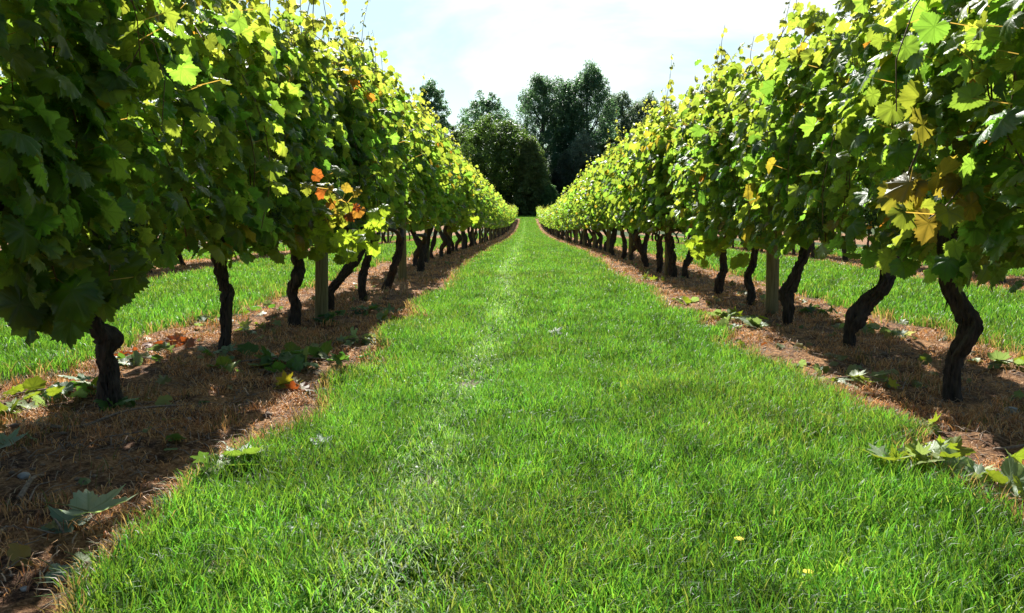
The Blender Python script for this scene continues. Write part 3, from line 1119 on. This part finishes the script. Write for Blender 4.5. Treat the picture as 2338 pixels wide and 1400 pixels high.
for side, xr in (('left', ROW0), ('right', ROW0 + PITCH)):
    for zz, nm in ((.80, 'low'), (1.3, 'middle'), (1.85, 'top')):
        ys = np.linspace(.2, 112, 60)
        pts = np.stack([np.full(60, xr + .03), ys, zg(ys) + zz], 1)
        V, T = tube(pts, np.full(60, .0016), 4, 60)
        o_ = obj('trellis_wire', mk_mesh('trellis_wire', V, T, [M_WIRE]))
        tag(o_, 'thin grey %s trellis wire running through the leaves of the %s row' % (nm, side), 'wire', 'trellis wires')

# ------------------------------------------------------------------ fallen leaves and cuttings
PG, YG, BG, RG, TG = (.18, .25, .13), (.18, .23, .03), (.08, .17, .035), (.22, .05, .02), (.36, .20, .10)


def ground_leaves(cx, cy_, n, sx, sy, cols, size, seed, lift=.02, lod=0, rot=0.0, stand=.5):
    global rng
    rng = np.random.default_rng(seed)
    u, w = rng.normal(0, sx, n), rng.normal(0, sy, n)
    X = u * math.cos(rot) - w * math.sin(rot)
    Y = u * math.sin(rot) + w * math.cos(rot)
    Z = gz(X + cx, Y + cy_) - float(gz(np.array([cx]), np.array([cy_]))[0]) + lift * rng.random(n) + .012
    up = np.where(rng.random(n) < .5, 1, -1)[:, None]
    N = np.array([0, 0, 1.0]) * up + rng.normal(0, stand, (n, 3))
    T = rng.normal(0, 1, (n, 3))
    T[:, 2] *= .2
    C = np.array(cols)[rng.integers(0, len(cols), n)] * rng.uniform(.7, 1.2, (n, 1))
    buf = Buf()
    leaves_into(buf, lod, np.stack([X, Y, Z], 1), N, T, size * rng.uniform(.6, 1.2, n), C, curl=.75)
    return buf


def cutting(px, py, n, w_px, cols, size, label, seed, dirdeg=0, lift=.03, stand=.55, aspect=.45):
    """a fallen leafy pruning: stem part and leaves part"""
    c_ = on_ground(px, py)
    wm = w_px / F_PX * c_.y
    e = bpy.data.objects.new('vine_cutting', None)
    COL.objects.link(e)
    e.location = (c_.x, c_.y, float(gz(np.array([c_.x]), np.array([c_.y]))[0]))
    tag(e, label, 'vine cutting', 'fallen cuttings and leaves')
    a = math.radians(dirdeg)
    b_ = ground_leaves(c_.x, c_.y, n, wm * .30, wm * .30 * aspect * 1.6, cols, size, seed, lift, 3 if seed % 2 else 0, a, stand)
    obj('leaves', b_.mesh('leaves', [M_GROUNDLEAF]), e)
    d_ = np.array([math.cos(a), math.sin(a), 0])
    q = [d_ * (-wm * .5) + [0, 0, .02], d_ * (-wm * .1) + [.01, .02, .035], d_ * (wm * .25) + [0, -.01, .03], d_ * wm * .5 + [0, 0, .015]]
    V, T = tube(q, [.004, .0035, .003, .002], 5, 14)
    obj('stem', mk_mesh('stem', V, T, [M_TWIG]), e)
    return e


cutting(2120, 1085, 34, 300, [(.26, .34, .17), YG, (.22, .27, .04), (.34, .42, .28), (.16, .22, .03)], .12, 'heap of big pale and yellow-green vine leaves on the grass at the right edge', 1, -20, .09, .6)
cutting(2250, 1130, 8, 200, [PG, BG, YG], .13, 'wilted green leafy cutting in the grass just below the big pale heap', 2, -25, .05, .7)
cutting(2160, 1140, 3, 60, [RG, (.25, .12, .07)], .09, 'curled red-brown dead leaves in front of the big pale heap', 3, 10, .04, .9)
cutting(660, 835, 34, 250, [BG, (.04, .12, .03), YG, BG], .11, 'long leafy green cutting lying in the shade between the two nearest left trunks', 4, 10, .05, .6, .55)
cutting(665, 888, 8, 90, [YG, (.3, .25, .03), RG], .10, 'yellow and red leaf cluster at the edge of the left shadow', 5, 0, .04, .6)
cutting(125, 915, 15, 170, [YG, PG, YG, BG], .11, 'bright yellow-green leafy cutting left of the knobbly trunk', 6, 5, .05, .6)
cutting(40, 950, 6, 100, [PG, YG], .10, 'pale green leaves below the yellow-green cutting by the left edge', 7, 5)
cutting(325, 840, 8, 110, [PG, YG, BG], .10, 'pale leaves on straw just behind the knobbly left trunk', 8, 10)
cutting(300, 825, 5, 60, [RG, RG], .08, 'bright red fallen leaves beside the knobbly left trunk', 9, 0)
cutting(400, 795, 10, 140, [RG, (.3, .13, .08), (.25, .1, .06)], .09, 'brick red dead leaves on the straw left of the second trunk', 10, 15, .03)
cutting(360, 812, 4, 50, [PG], .10, 'whitish upturned leaves in front of the brick red ones', 11, 0)
cutting(470, 740, 12, 110, [YG, PG, BG], .10, 'yellow-green leaf patch at the grass edge behind the second left trunk', 12, 5)
cutting(560, 755, 12, 120, [PG, YG, PG], .10, 'pale leaf litter between the second and third left trunks', 13, 5)
cutting(600, 710, 7, 90, [BG, PG], .09, 'pale green leaves on straw near the third left trunk', 14, 5)
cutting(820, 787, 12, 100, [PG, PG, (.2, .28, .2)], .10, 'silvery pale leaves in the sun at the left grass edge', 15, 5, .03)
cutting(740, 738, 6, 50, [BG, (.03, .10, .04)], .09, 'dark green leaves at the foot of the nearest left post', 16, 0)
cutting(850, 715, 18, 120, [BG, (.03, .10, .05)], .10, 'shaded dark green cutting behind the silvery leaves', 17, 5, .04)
cutting(890, 740, 9, 60, [PG, YG], .09, 'small pale leaves at the grass edge beyond the silvery ones', 18, 15)
cutting(500, 818, 7, 80, [BG, PG], .10, 'green leaves around the foot of the second left trunk', 19, 0)
cutting(260, 938, 4, 60, [BG], .12, 'dark green leaf leaning on the foot of the knobbly trunk', 20, 0, .05, .9)
cutting(1640, 735, 26, 150, [YG, YG, PG, (.22, .24, .06)], .11, 'big yellow-green leafy cutting on the sunny side of the right row', 21, -22, .05, .5, .5)
cutting(1690, 755, 16, 80, [PG, PG], .10, 'whitish leaves at the lower end of the yellow-green cutting', 22, -20, .03)
cutting(1475, 640, 14, 90, [PG, YG], .11, 'pale leaf litter on the sunny strip by the far right trunks', 23, -25)
cutting(1560, 690, 6, 60, [PG, YG], .10, 'small pale leaves between the two sunny right cuttings', 24, -20)
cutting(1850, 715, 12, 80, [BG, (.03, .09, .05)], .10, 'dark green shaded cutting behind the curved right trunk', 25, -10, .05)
cutting(1830, 850, 9, 90, [PG, YG], .09, 'pale and yellow leaves at the right grass edge below the slanting trunk', 26, -25)
cutting(1970, 880, 13, 150, [YG, PG, (.2, .24, .05)], .10, 'yellow leafy cutting lying between the two nearest right trunks', 27, -10, .04)
cutting(1985, 760, 10, 120, [BG, PG], .10, 'dull green leaves behind the slanting right trunk', 28, -5, .04)
cutting(2050, 770, 7, 90, [PG, (.3, .3, .2)], .09, 'pale litter by the far grass edge behind the slanting trunk', 29, -5)
cutting(2290, 850, 6, 70, [PG, YG], .09, 'small yellow-green leaves right of the bent trunk', 30, 0)
cutting(2125, 985, 3, 40, [YG], .09, 'single yellow leaf clump at the soil edge above the pale heap', 33, 0)
cutting(520, 1095, 8, 150, [(.12, .19, .04), (.06, .12, .03), (.06, .12, .03)], .11, 'green leaves poking out of the grass at the left path edge', 31, 30, .07, 1.0)
cutting(470, 1130, 6, 70, [(.12, .19, .04), (.06, .12, .03)], .10, 'upright green leaves at the left path edge nearest the shadow', 32, 30, .07, 1.1)
cutting(1850, 990, 6, 190, [(.2, .24, .08), (.18, .2, .06)], .07, 'wilted thin tendril cutting trailing in the grass left of the pale heap', 34, -15, .04)


def one_leaf(px, py, size, col, label, seed, tilt=.25, up=-1, yaw=0.0, h=.02, face=-.4):
    global rng
    rng = np.random.default_rng(seed)
    c_ = on_ground(px, py)
    buf = Buf()
    N = up * np.array([[rng.normal(0, tilt), face, 1.0]])
    T = np.array([[math.cos(yaw), math.sin(yaw), 0.0]])
    leaves_into(buf, 3, np.zeros((1, 3)), N, T, np.array([size]), np.array([col]), curl=.6)
    V, T_ = tube([(0, 0, 0), (-.3 * size * math.cos(yaw), -.3 * size * math.sin(yaw), .02), (-.6 * size * math.cos(yaw), -.6 * size * math.sin(yaw), .03)], [.002, .0015, .0013], 4, 6)
    buf.add(V, T_, (.25, .25, .1))
    o_ = obj('fallen_leaf', buf.mesh('fallen_leaf', [M_GROUNDLEAF]), None, (c_.x, c_.y, float(gz(np.array([c_.x]), np.array([c_.y]))[0]) + h))
    tag(o_, label, 'leaf', 'fallen cuttings and leaves')


one_leaf(205, 1212, .17, (.26, .35, .23), 'large pale underside-up vine leaf lying on the dark soil at lower left', 1, yaw=.2, tilt=.1, h=.05, face=-.08)
one_leaf(158, 1205, .13, (.10, .17, .11), 'dull green leaf lying half under the large pale one', 2, yaw=2.6)
one_leaf(735, 1045, .09, (.20, .30, .20), 'small silvery green leaf resting alone on the grass near the left edge', 3, yaw=1.2, h=.05)
one_leaf(1265, 773, .11, (.30, .36, .26), 'whitish upturned leaf by a dark tuft in the middle of the grass', 4, yaw=.5, h=.05)
one_leaf(1065, 900, .10, (.30, .16, .09), 'brown dead leaf in the grass left of the middle', 5, yaw=.1, h=.04)
one_leaf(1385, 1338, .045, (.28, .06, .02), 'small dark red leaf in the grass at the bottom of the photo', 6, yaw=.5, h=.05)
one_leaf(502, 1358, .05, (.50, .30, .12), 'small tan dried leaf in the grass at lower left', 7, yaw=1.6, h=.05)
one_leaf(960, 845, .07, (.22, .10, .05), 'dark brown shrivelled leaf in the grass below the left post', 8, yaw=.9, h=.03)
one_leaf(1895, 1208, .05, (.36, .20, .14), 'crumpled pinkish brown leaf in the grass below the pale heap', 9, yaw=.7, h=.04)
one_leaf(985, 1130, .06, (.42, .25, .15), 'light brown dead leaf in the wheel track', 10, yaw=1.9, h=.04)
one_leaf(1355, 845, .07, (.33, .22, .10), 'faint tan leaf in the middle of the grass lane', 11, yaw=.1, h=.03)
one_leaf(10, 1025, .12, (.2, .3, .2), 'pale green leaf cut by the left edge of the photo', 12, yaw=.4)
one_leaf(188, 1285, .06, (.14, .2, .04), 'small green leaf on the soil just below the large pale one', 13, yaw=.4)
one_leaf(130, 1328, .06, (.15, .22, .15), 'thin greyish leaf on the soil at the lower left corner', 14, yaw=.1)
one_leaf(905, 1270, .04, (.2, .1, .06), 'tiny dark brown leaf low in the grass', 15, yaw=.1, h=.04)


def twig(pxs, r, label, seed):
    P_ = [on_ground(*q) for q in pxs]
    c_ = P_[0]
    pts = [tuple(Vector((q.x - c_.x, q.y - c_.y, float(gz(np.array([q.x]), np.array([q.y]))[0]) - float(gz(np.array([c_.x]), np.array([c_.y]))[0]) + .012 + r)))
           for q in P_]
    V, T = tube(pts, np.linspace(r, r * .5, len(pts)), 8, 26, rough=.3, seed=seed)
    o_ = obj('fallen_twig', mk_mesh('fallen_twig', V, T, [M_TWIG], smooth=True), None, (c_.x, c_.y, float(gz(np.array([c_.x]), np.array([c_.y]))[0])))
    tag(o_, label, 'twig', 'twigs on the soil')


twig([(80, 985), (180, 982), (300, 965), (440, 940)], .007, 'long straight twig lying across the shaded soil by the knobbly trunk', 1)
twig([(45, 1145), (75, 1120), (100, 1095)], .008, 'short thick grey stick on the dark soil at lower left', 2)
twig([(65, 1155), (85, 1130), (115, 1118)], .003, 'thin bent twig beside the short grey stick', 3)
twig([(2270, 1030), (2310, 1027), (2360, 1022)], .007, 'dark twig on the soil at the right edge', 4)
twig([(240, 1010), (330, 1000), (400, 985)], .003, 'thin twig parallel to the long straight one', 5)
twig([(260, 1260), (290, 1242), (320, 1225)], .003, 'thin bleached twig near the large pale leaf', 6)
twig([(390, 1110), (415, 1118), (430, 1130)], .0025, 'fine stalk at the edge of the shade by the path', 7)
twig([(2060, 895), (2068, 870), (2074, 855)], .003, 'small brown stalk between the two nearest right trunks', 8)

# leaf litter, chips and straw scattered in the strips: uncountable
rng = np.random.default_rng(55)
P = np.concatenate([scatter(-2.5, -.95, 1.7, 60, 20, 5, 1.3), scatter(1.3, 2.8, 1.7, 60, 24, 5, 1.3), scatter(-6.1, -4.6, 6, 40, 14, 8, 1.3), scatter(4.9, 6.3, 6, 40, 14, 8, 1.3)])
P = P[soil(P[:, 0], P[:, 1]) > .6]
P = P[fbm(P[:, 0] * 1.7, P[:, 1] * 1.7 + 60, 3) > .44]
n = len(P)
buf = Buf()
cc = np.array([PG, YG, (.3, .3, .2), (.40, .3, .2), RG, BG, (.3, .17, .1)])[rng.choice(7, n, p=[.25, .12, .15, .16, .08, .09, .15])] * rng.uniform(.6, 1.2, (n, 1))
leaves_into(buf, 1, np.stack([P[:, 0], P[:, 1], gz(P[:, 0], P[:, 1]) + .02], 1), np.array([0, 0, 1.]) + rng.normal(0, .5, (n, 3)), rng.normal(0, 1, (n, 3)) * [1, 1, .2],
            rng.uniform(.03, .085, n), cc, curl=1.6)
o_ = obj('leaf_litter', buf.mesh('leaf_litter', [M_GROUNDLEAF], lp=False))
tag(o_, 'small dry and green leaf litter strewn over the bare strips', 'leaf litter', kind='stuff')
P = np.concatenate([scatter(-2.5, -.9, 1.5, 14, 260, 3, 1.3), scatter(1.25, 2.8, 1.8, 14, 260, 3, 1.3)])
P = P[soil(P[:, 0], P[:, 1]) > .5]
n = len(P)
buf = Buf()
for i in range(n):
    a = rng.random() * PI
    ln = rng.uniform(.015, .09)
    d_ = np.array([math.cos(a), math.sin(a), 0]) * ln
    w_ = np.array([-math.sin(a), math.cos(a), 0]) * rng.uniform(.001, .003)
    h0 = float(zg(P[i, 1])) + float(soilbump(P[i, 0], P[i, 1])) + .006
    q0 = np.array([P[i, 0], P[i, 1], h0])
    q1 = q0 + d_ * .5 + [0, 0, rng.uniform(.004, .02)]
    q2 = q0 + d_ + [0, 0, rng.uniform(0, .015)]
    up_ = np.array([0, 0, .002])
    buf.add([q0 - w_, q0 + w_, q0 + up_, q1 - w_, q1 + w_, q1 + up_, q2 - w_, q2 + w_, q2 + up_],
            [(0, 3, 5), (0, 5, 2), (1, 2, 5), (1, 5, 4), (0, 1, 4), (0, 4, 3), (3, 6, 8), (3, 8, 5), (4, 5, 8), (4, 8, 7), (3, 4, 7), (3, 7, 6)], (0, 0, 0))
o_ = obj('straw_litter', buf.mesh('straw_litter', [M_TWIG], lp=False))
tag(o_, 'bleached straw bits and broken twig ends on the bare soil strips', 'straw litter', kind='stuff')


P = np.concatenate([scatter(-2.5, -.95, 1.5, 12, 90, 3, 1.3), scatter(1.3, 2.8, 1.8, 12, 90, 3, 1.3)])
P = P[soil(P[:, 0], P[:, 1]) > .6]
OV = np.array([(1, 0, 0), (-1, 0, 0), (0, 1, 0), (0, -1, 0), (0, 0, .7), (0, 0, -.7), (.7, .7, .2), (-.7, .7, .1), (.7, -.7, .1), (-.7, -.7, .2)])
OT = np.array([(4, 0, 6), (4, 6, 2), (4, 2, 7), (4, 7, 1), (4, 1, 9), (4, 9, 3), (4, 3, 8), (4, 8, 0), (5, 6, 0), (5, 2, 6), (5, 7, 2), (5, 1, 7), (5, 9, 1), (5, 3, 9), (5, 8, 3), (5, 0, 8)])
buf = Buf()
for i in range(len(P)):
    k = rng.uniform(.003, .011) * (1 + (rng.random() < .06) * 1.2)
    buf.add(OV * k * rng.uniform(.7, 1.3, (10, 1)) + [P[i, 0], P[i, 1], float(gz(P[i, :1], P[i, 1:])[0]) + k * .3], OT, (0, 0, 0))
o_ = obj('soil_clods', buf.mesh('soil_clods', [M_CLOD], smooth=False, lp=False))
tag(o_, 'small clods and grit on the bare soil strips', 'clods', kind='stuff')


# stones, flowers
def stone(px, py, r, label, seed):
    q = on_ground(px, py)
    import bmesh
    bm = bmesh.new()
    bmesh.ops.create_icosphere(bm, subdivisions=3, radius=r)
    for v in bm.verts:
        k_ = 1 + .5 * (float(fbm(np.array([v.co.x / r * 1.3 + seed * 5]), np.array([v.co.y / r * 1.3 + v.co.z / r]), 3)[0]) - .5)
        v.co = Vector((v.co.x * k_, v.co.y * k_ * .8, v.co.z * k_ * .6))
    me = bpy.data.meshes.new('stone')
    bm.to_mesh(me)
    bm.free()
    me.polygons.foreach_set('use_smooth', [True] * len(me.polygons))
    me.materials.append(M_STONE)
    o_ = obj('stone', me, None, (q.x, q.y, float(gz(np.array([q.x]), np.array([q.y]))[0]) + r * .3))
    tag(o_, label, 'stone')
    return o_


stone(1276, 935, .018, 'small white stone in the middle of the grass lane', 1).location.z += .03
stone(2240, 1095, .014, 'pinkish pebble on the soil at the right edge', 2)
stone(55, 1095, .020, 'grey pebble by the short grey stick', 3)
stone(430, 965, .013, 'pale pebble in the shade beyond the long twig', 4)
stone(2310, 940, .030, 'bluish grey stone on the shaded soil at the right edge', 5)
stone(56, 1342, .010, 'tiny white pebble near the lower left corner', 6)


def flower(px, py, label, seed):
    r = np.random.default_rng(seed)
    q = on_ground(px, py + 14)
    e = bpy.data.objects.new('yellow_flower', None)
    COL.objects.link(e)
    e.location = q
    tag(e, label, 'flower')
    V, T = tube([(0, 0, 0), (.004, 0, .03), (0, 0, .052)], [.001, .001, .001], 4, 6)
    obj('stem', mk_mesh('stem', V, T, [M_GRASS], np.tile([.06, .13, .02], (len(V), 1))), e)
    buf = Buf()
    for k in range(14):
        a = k / 14 * 2 * PI + r.normal(0, .1)
        rr = .011
        o_ = np.array([math.cos(a), math.sin(a), 0])
        s = np.array([-o_[1], o_[0], 0]) * .0024
        c0 = np.array([0, 0, .052])
        buf.add([c0 - s * .4, c0 + s * .4, c0 + o_ * rr + s + [0, 0, .003], c0 + o_ * rr - s + [0, 0, .003], c0 + [0, 0, .004]], [(0, 1, 2), (0, 2, 3), (4, 2, 3)], (0, 0, 0))
    obj('petals', buf.mesh('petals', [M_PETAL], lp=False), e)


flower(1686, 1267, 'small yellow flower in the grass at lower right', 1)
flower(1842, 1347, 'tiny yellow flower at the very bottom right of the grass', 2)


# ------------------------------------------------------------------ trees at the end of the lane
def tree(name, label, px, py_base, py_top, w_px, Y, col, seed, style='round', group='trees behind the vineyard', nclump=260, leaf=.30, low=.06):
    """crown envelope filled with many leaf clumps, each clump a burst of leaf-sized faces"""
    r = np.random.default_rng(seed)
    b0 = at_y(px, py_base, Y)
    H = at_y(px, py_top, Y).z - float(zg(Y))
    Wm = w_px / F_PX * Y
    e = bpy.data.objects.new(name, None)
    COL.objects.link(e)
    e.location = (b0.x, Y, float(zg(Y)))
    tag(e, label, 'tree', group)
    # trunk and limbs
    tb = Buf()
    tr_ = .018 * H + .08
    pts = [(0, 0, -.3), (r.normal(0, .15), r.normal(0, .15), H * .3), (r.normal(0, .3), r.normal(0, .3), H * .6), (r.normal(0, .4), 0, H * .9)]
    V, T = tube(pts, [tr_ * 1.2, tr_ * .8, tr_ * .5, tr_ * .1], 9, 14, rough=.15, seed=seed)
    tb.add(V, T, (0, 0, 0))
    for k in range(12):
        z0 = H * r.uniform(.12, .7)
        a = r.random() * 2 * PI
        ln = Wm * .42 * r.uniform(.5, 1)
        up_ = ln * (1.6 if style == 'poplar' else .6)
        V, T = tube([(0, 0, z0), (math.cos(a) * ln * .5, math.sin(a) * ln * .5, z0 + up_ * .4), (math.cos(a) * ln, math.sin(a) * ln, z0 + up_)], [tr_ * .35, tr_ * .22, tr_ * .06], 6, 8)
        tb.add(V, T, (0, 0, 0))
    obj('trunk', tb.mesh('trunk', [M_TREEBARK], smooth=True, lp=False), e)
    # clump centres
    C_ = []
    nclump = int(nclump * 1.9)
    Wm *= 1.10
    H *= .97
    while len(C_) < nclump:
        t_ = r.random()
        z = low + (1 - low) * t_
        if style == 'round':
            rad = math.sqrt(max(0.0, 1 - ((t_ - .42) / .60) ** 2)) if t_ > .42 else .80 + .2 * (t_ / .42)
        elif style == 'poplar':
            rad = min(1, .55 + .9 * t_) * math.sqrt(max(0, 1 - max(0, (t_ - .55) / .47) ** 2))
        elif style == 'cone':
            rad = (1 - t_) ** .5 * .9 + .05
        else:      # bush
            rad = math.sqrt(max(0, 1 - t_ ** 2))
        a = r.random() * 2 * PI
        lob = .72 + .56 * float(fbm(np.array([math.cos(a) * 1.6 + seed * 7.1]), np.array([math.sin(a) * 1.6 + t_ * (4.0 if style != 'poplar' else 6)]), 3)[0])
        q = rad * lob * r.random() ** .40
        z *= .90 + .20 * float(vnoise(np.array([a * 1.9 + seed]), np.array([seed * 3.3]))[0]) if t_ > .6 else 1.0
        C_.append((math.cos(a) * q * Wm / 2, math.sin(a) * q * Wm / 2, z * H))
    C_ = np.array(C_)
    m = 56
    nclump = len(C_)
    cs = r.uniform(.35, .85, (nclump, 1, 1)) * (Wm / 12) ** .5 * np.array([1, 1, 1.5 if style in ('poplar',) else .75])
    D = r.normal(0, 1, (nclump, m, 3))
    D /= np.linalg.norm(D, axis=2)[..., None]
    D *= r.random((nclump, m, 1)) ** .45
    Pl = (C_[:, None, :] + D * cs * 1.25).reshape(-1, 3)
    n_ = len(Pl)
    N = D.reshape(-1, 3) * .8 + np.array([0, 0, .5]) + r.normal(0, .5, (n_, 3))
    N /= np.linalg.norm(N, axis=1)[:, None]
    U = np.cross(N, r.normal(0, 1, (n_, 3)))
    U /= np.linalg.norm(U, axis=1)[:, None] + 1e-9
    Bq = np.cross(N, U)
    sz = leaf * r.uniform(.5, 1.1, n_)[:, None]
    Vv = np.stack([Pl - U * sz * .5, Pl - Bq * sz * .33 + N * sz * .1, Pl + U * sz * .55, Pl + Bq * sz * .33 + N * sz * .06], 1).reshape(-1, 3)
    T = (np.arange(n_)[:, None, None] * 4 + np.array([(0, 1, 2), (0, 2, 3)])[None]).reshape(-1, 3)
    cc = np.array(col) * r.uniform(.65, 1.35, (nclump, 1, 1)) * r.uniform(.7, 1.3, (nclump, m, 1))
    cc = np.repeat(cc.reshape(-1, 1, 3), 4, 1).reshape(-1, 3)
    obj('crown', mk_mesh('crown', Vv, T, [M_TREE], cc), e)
    return e


DG, BGn, GG = (.07, .14, .055), (.085, .16, .10), (.15, .20, .165)
TR = 'trees behind the vineyard'
tree('poplar_tree', 'tall dark poplar with flat ragged top, left one of the tall central group', 1236, 480, 176, 120, 150, BGn, 1, 'poplar', nclump=520, leaf=.36)
tree('poplar_tree', 'slim tall poplar standing between the two broad tall ones', 1290, 480, 184, 72, 153, BGn, 2, 'poplar', nclump=330, leaf=.36)
tree('poplar_tree', 'tallest poplar with pointed top, right one of the tall central group', 1338, 480, 163, 112, 150, BGn, 3, 'poplar', nclump=560, leaf=.36)
tree('broadleaf_tree', 'round dark green tree with yellowish upper leaves, left of the lane end', 1130, 482, 274, 180, 134, (.075,.13,.03), 4, 'round', nclump=620, leaf=.34)
tree('broadleaf_tree', 'airy blue-green tree rising behind the round dark one', 1108, 480, 216, 130, 158, BGn, 5, 'round', nclump=380, leaf=.38)
tree('cypress_tree', 'grey-green drooping conical tree just left of the lane end', 1212, 484, 318, 110, 131, (.10,.15,.05), 6, 'cone', nclump=620, leaf=.28, low=.02)
tree('broadleaf_tree', 'dark tree peeping over the left row at its tallest shoots', 985, 480, 190, 95, 150, BGn, 7, 'round', nclump=360, leaf=.38)
tree('silver_tree', 'small silvery grey tree in front of the tall poplars', 1332, 480, 312, 80, 143, GG, 8, 'round', nclump=320, leaf=.28)
tree('conifer_tree', 'dark blue-green conifer low in the gap right of the conical tree', 1292, 482, 345, 70, 138, (.05,.085,.06), 9, 'cone', nclump=300, leaf=.28)
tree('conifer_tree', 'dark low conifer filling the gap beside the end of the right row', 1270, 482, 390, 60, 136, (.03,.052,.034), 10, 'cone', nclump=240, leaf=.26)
tree('green_shrub', 'small bright green shrub at the right side of the lane end', 1254, 486, 425, 46, 128, (.06,.13,.04), 11, 'bush', nclump=140, leaf=.22)
tree('broadleaf_tree', 'olive green tree above the right row beside the silvery one', 1388, 480, 320, 75, 145, (.075,.10,.04), 12, 'round', nclump=260, leaf=.3)
for i, (px, top, w, lab) in enumerate(((1405, 228, 105, 'leftmost grey-green tree of the low treeline right of the poplars'),
                                       (1465, 228, 115, 'second grey-green tree of the low treeline, just above the right row'),
                                       (1530, 234, 115, 'third grey-green tree of the treeline above the right row'),
                                       (1600, 236, 115, 'grey-green tree of the treeline where the right row hides it'))):
    tree('willow_tree', lab, px, 480, top, w, 165, (.12,.17,.13), 20 + i, 'poplar', nclump=330, leaf=.42)
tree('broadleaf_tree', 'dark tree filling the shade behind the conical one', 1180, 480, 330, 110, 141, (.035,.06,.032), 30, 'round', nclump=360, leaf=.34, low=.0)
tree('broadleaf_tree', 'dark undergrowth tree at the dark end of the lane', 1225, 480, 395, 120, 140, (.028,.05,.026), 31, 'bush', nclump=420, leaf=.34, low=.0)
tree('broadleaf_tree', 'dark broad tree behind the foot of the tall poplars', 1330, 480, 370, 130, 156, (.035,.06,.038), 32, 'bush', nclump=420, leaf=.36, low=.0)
tree('broadleaf_tree', 'low olive tree showing just over the left row beside the round tree', 1052, 480, 290, 90, 148, (.09,.14,.045), 33, 'round', nclump=300, leaf=.34)
print('objects', len(bpy.data.objects))
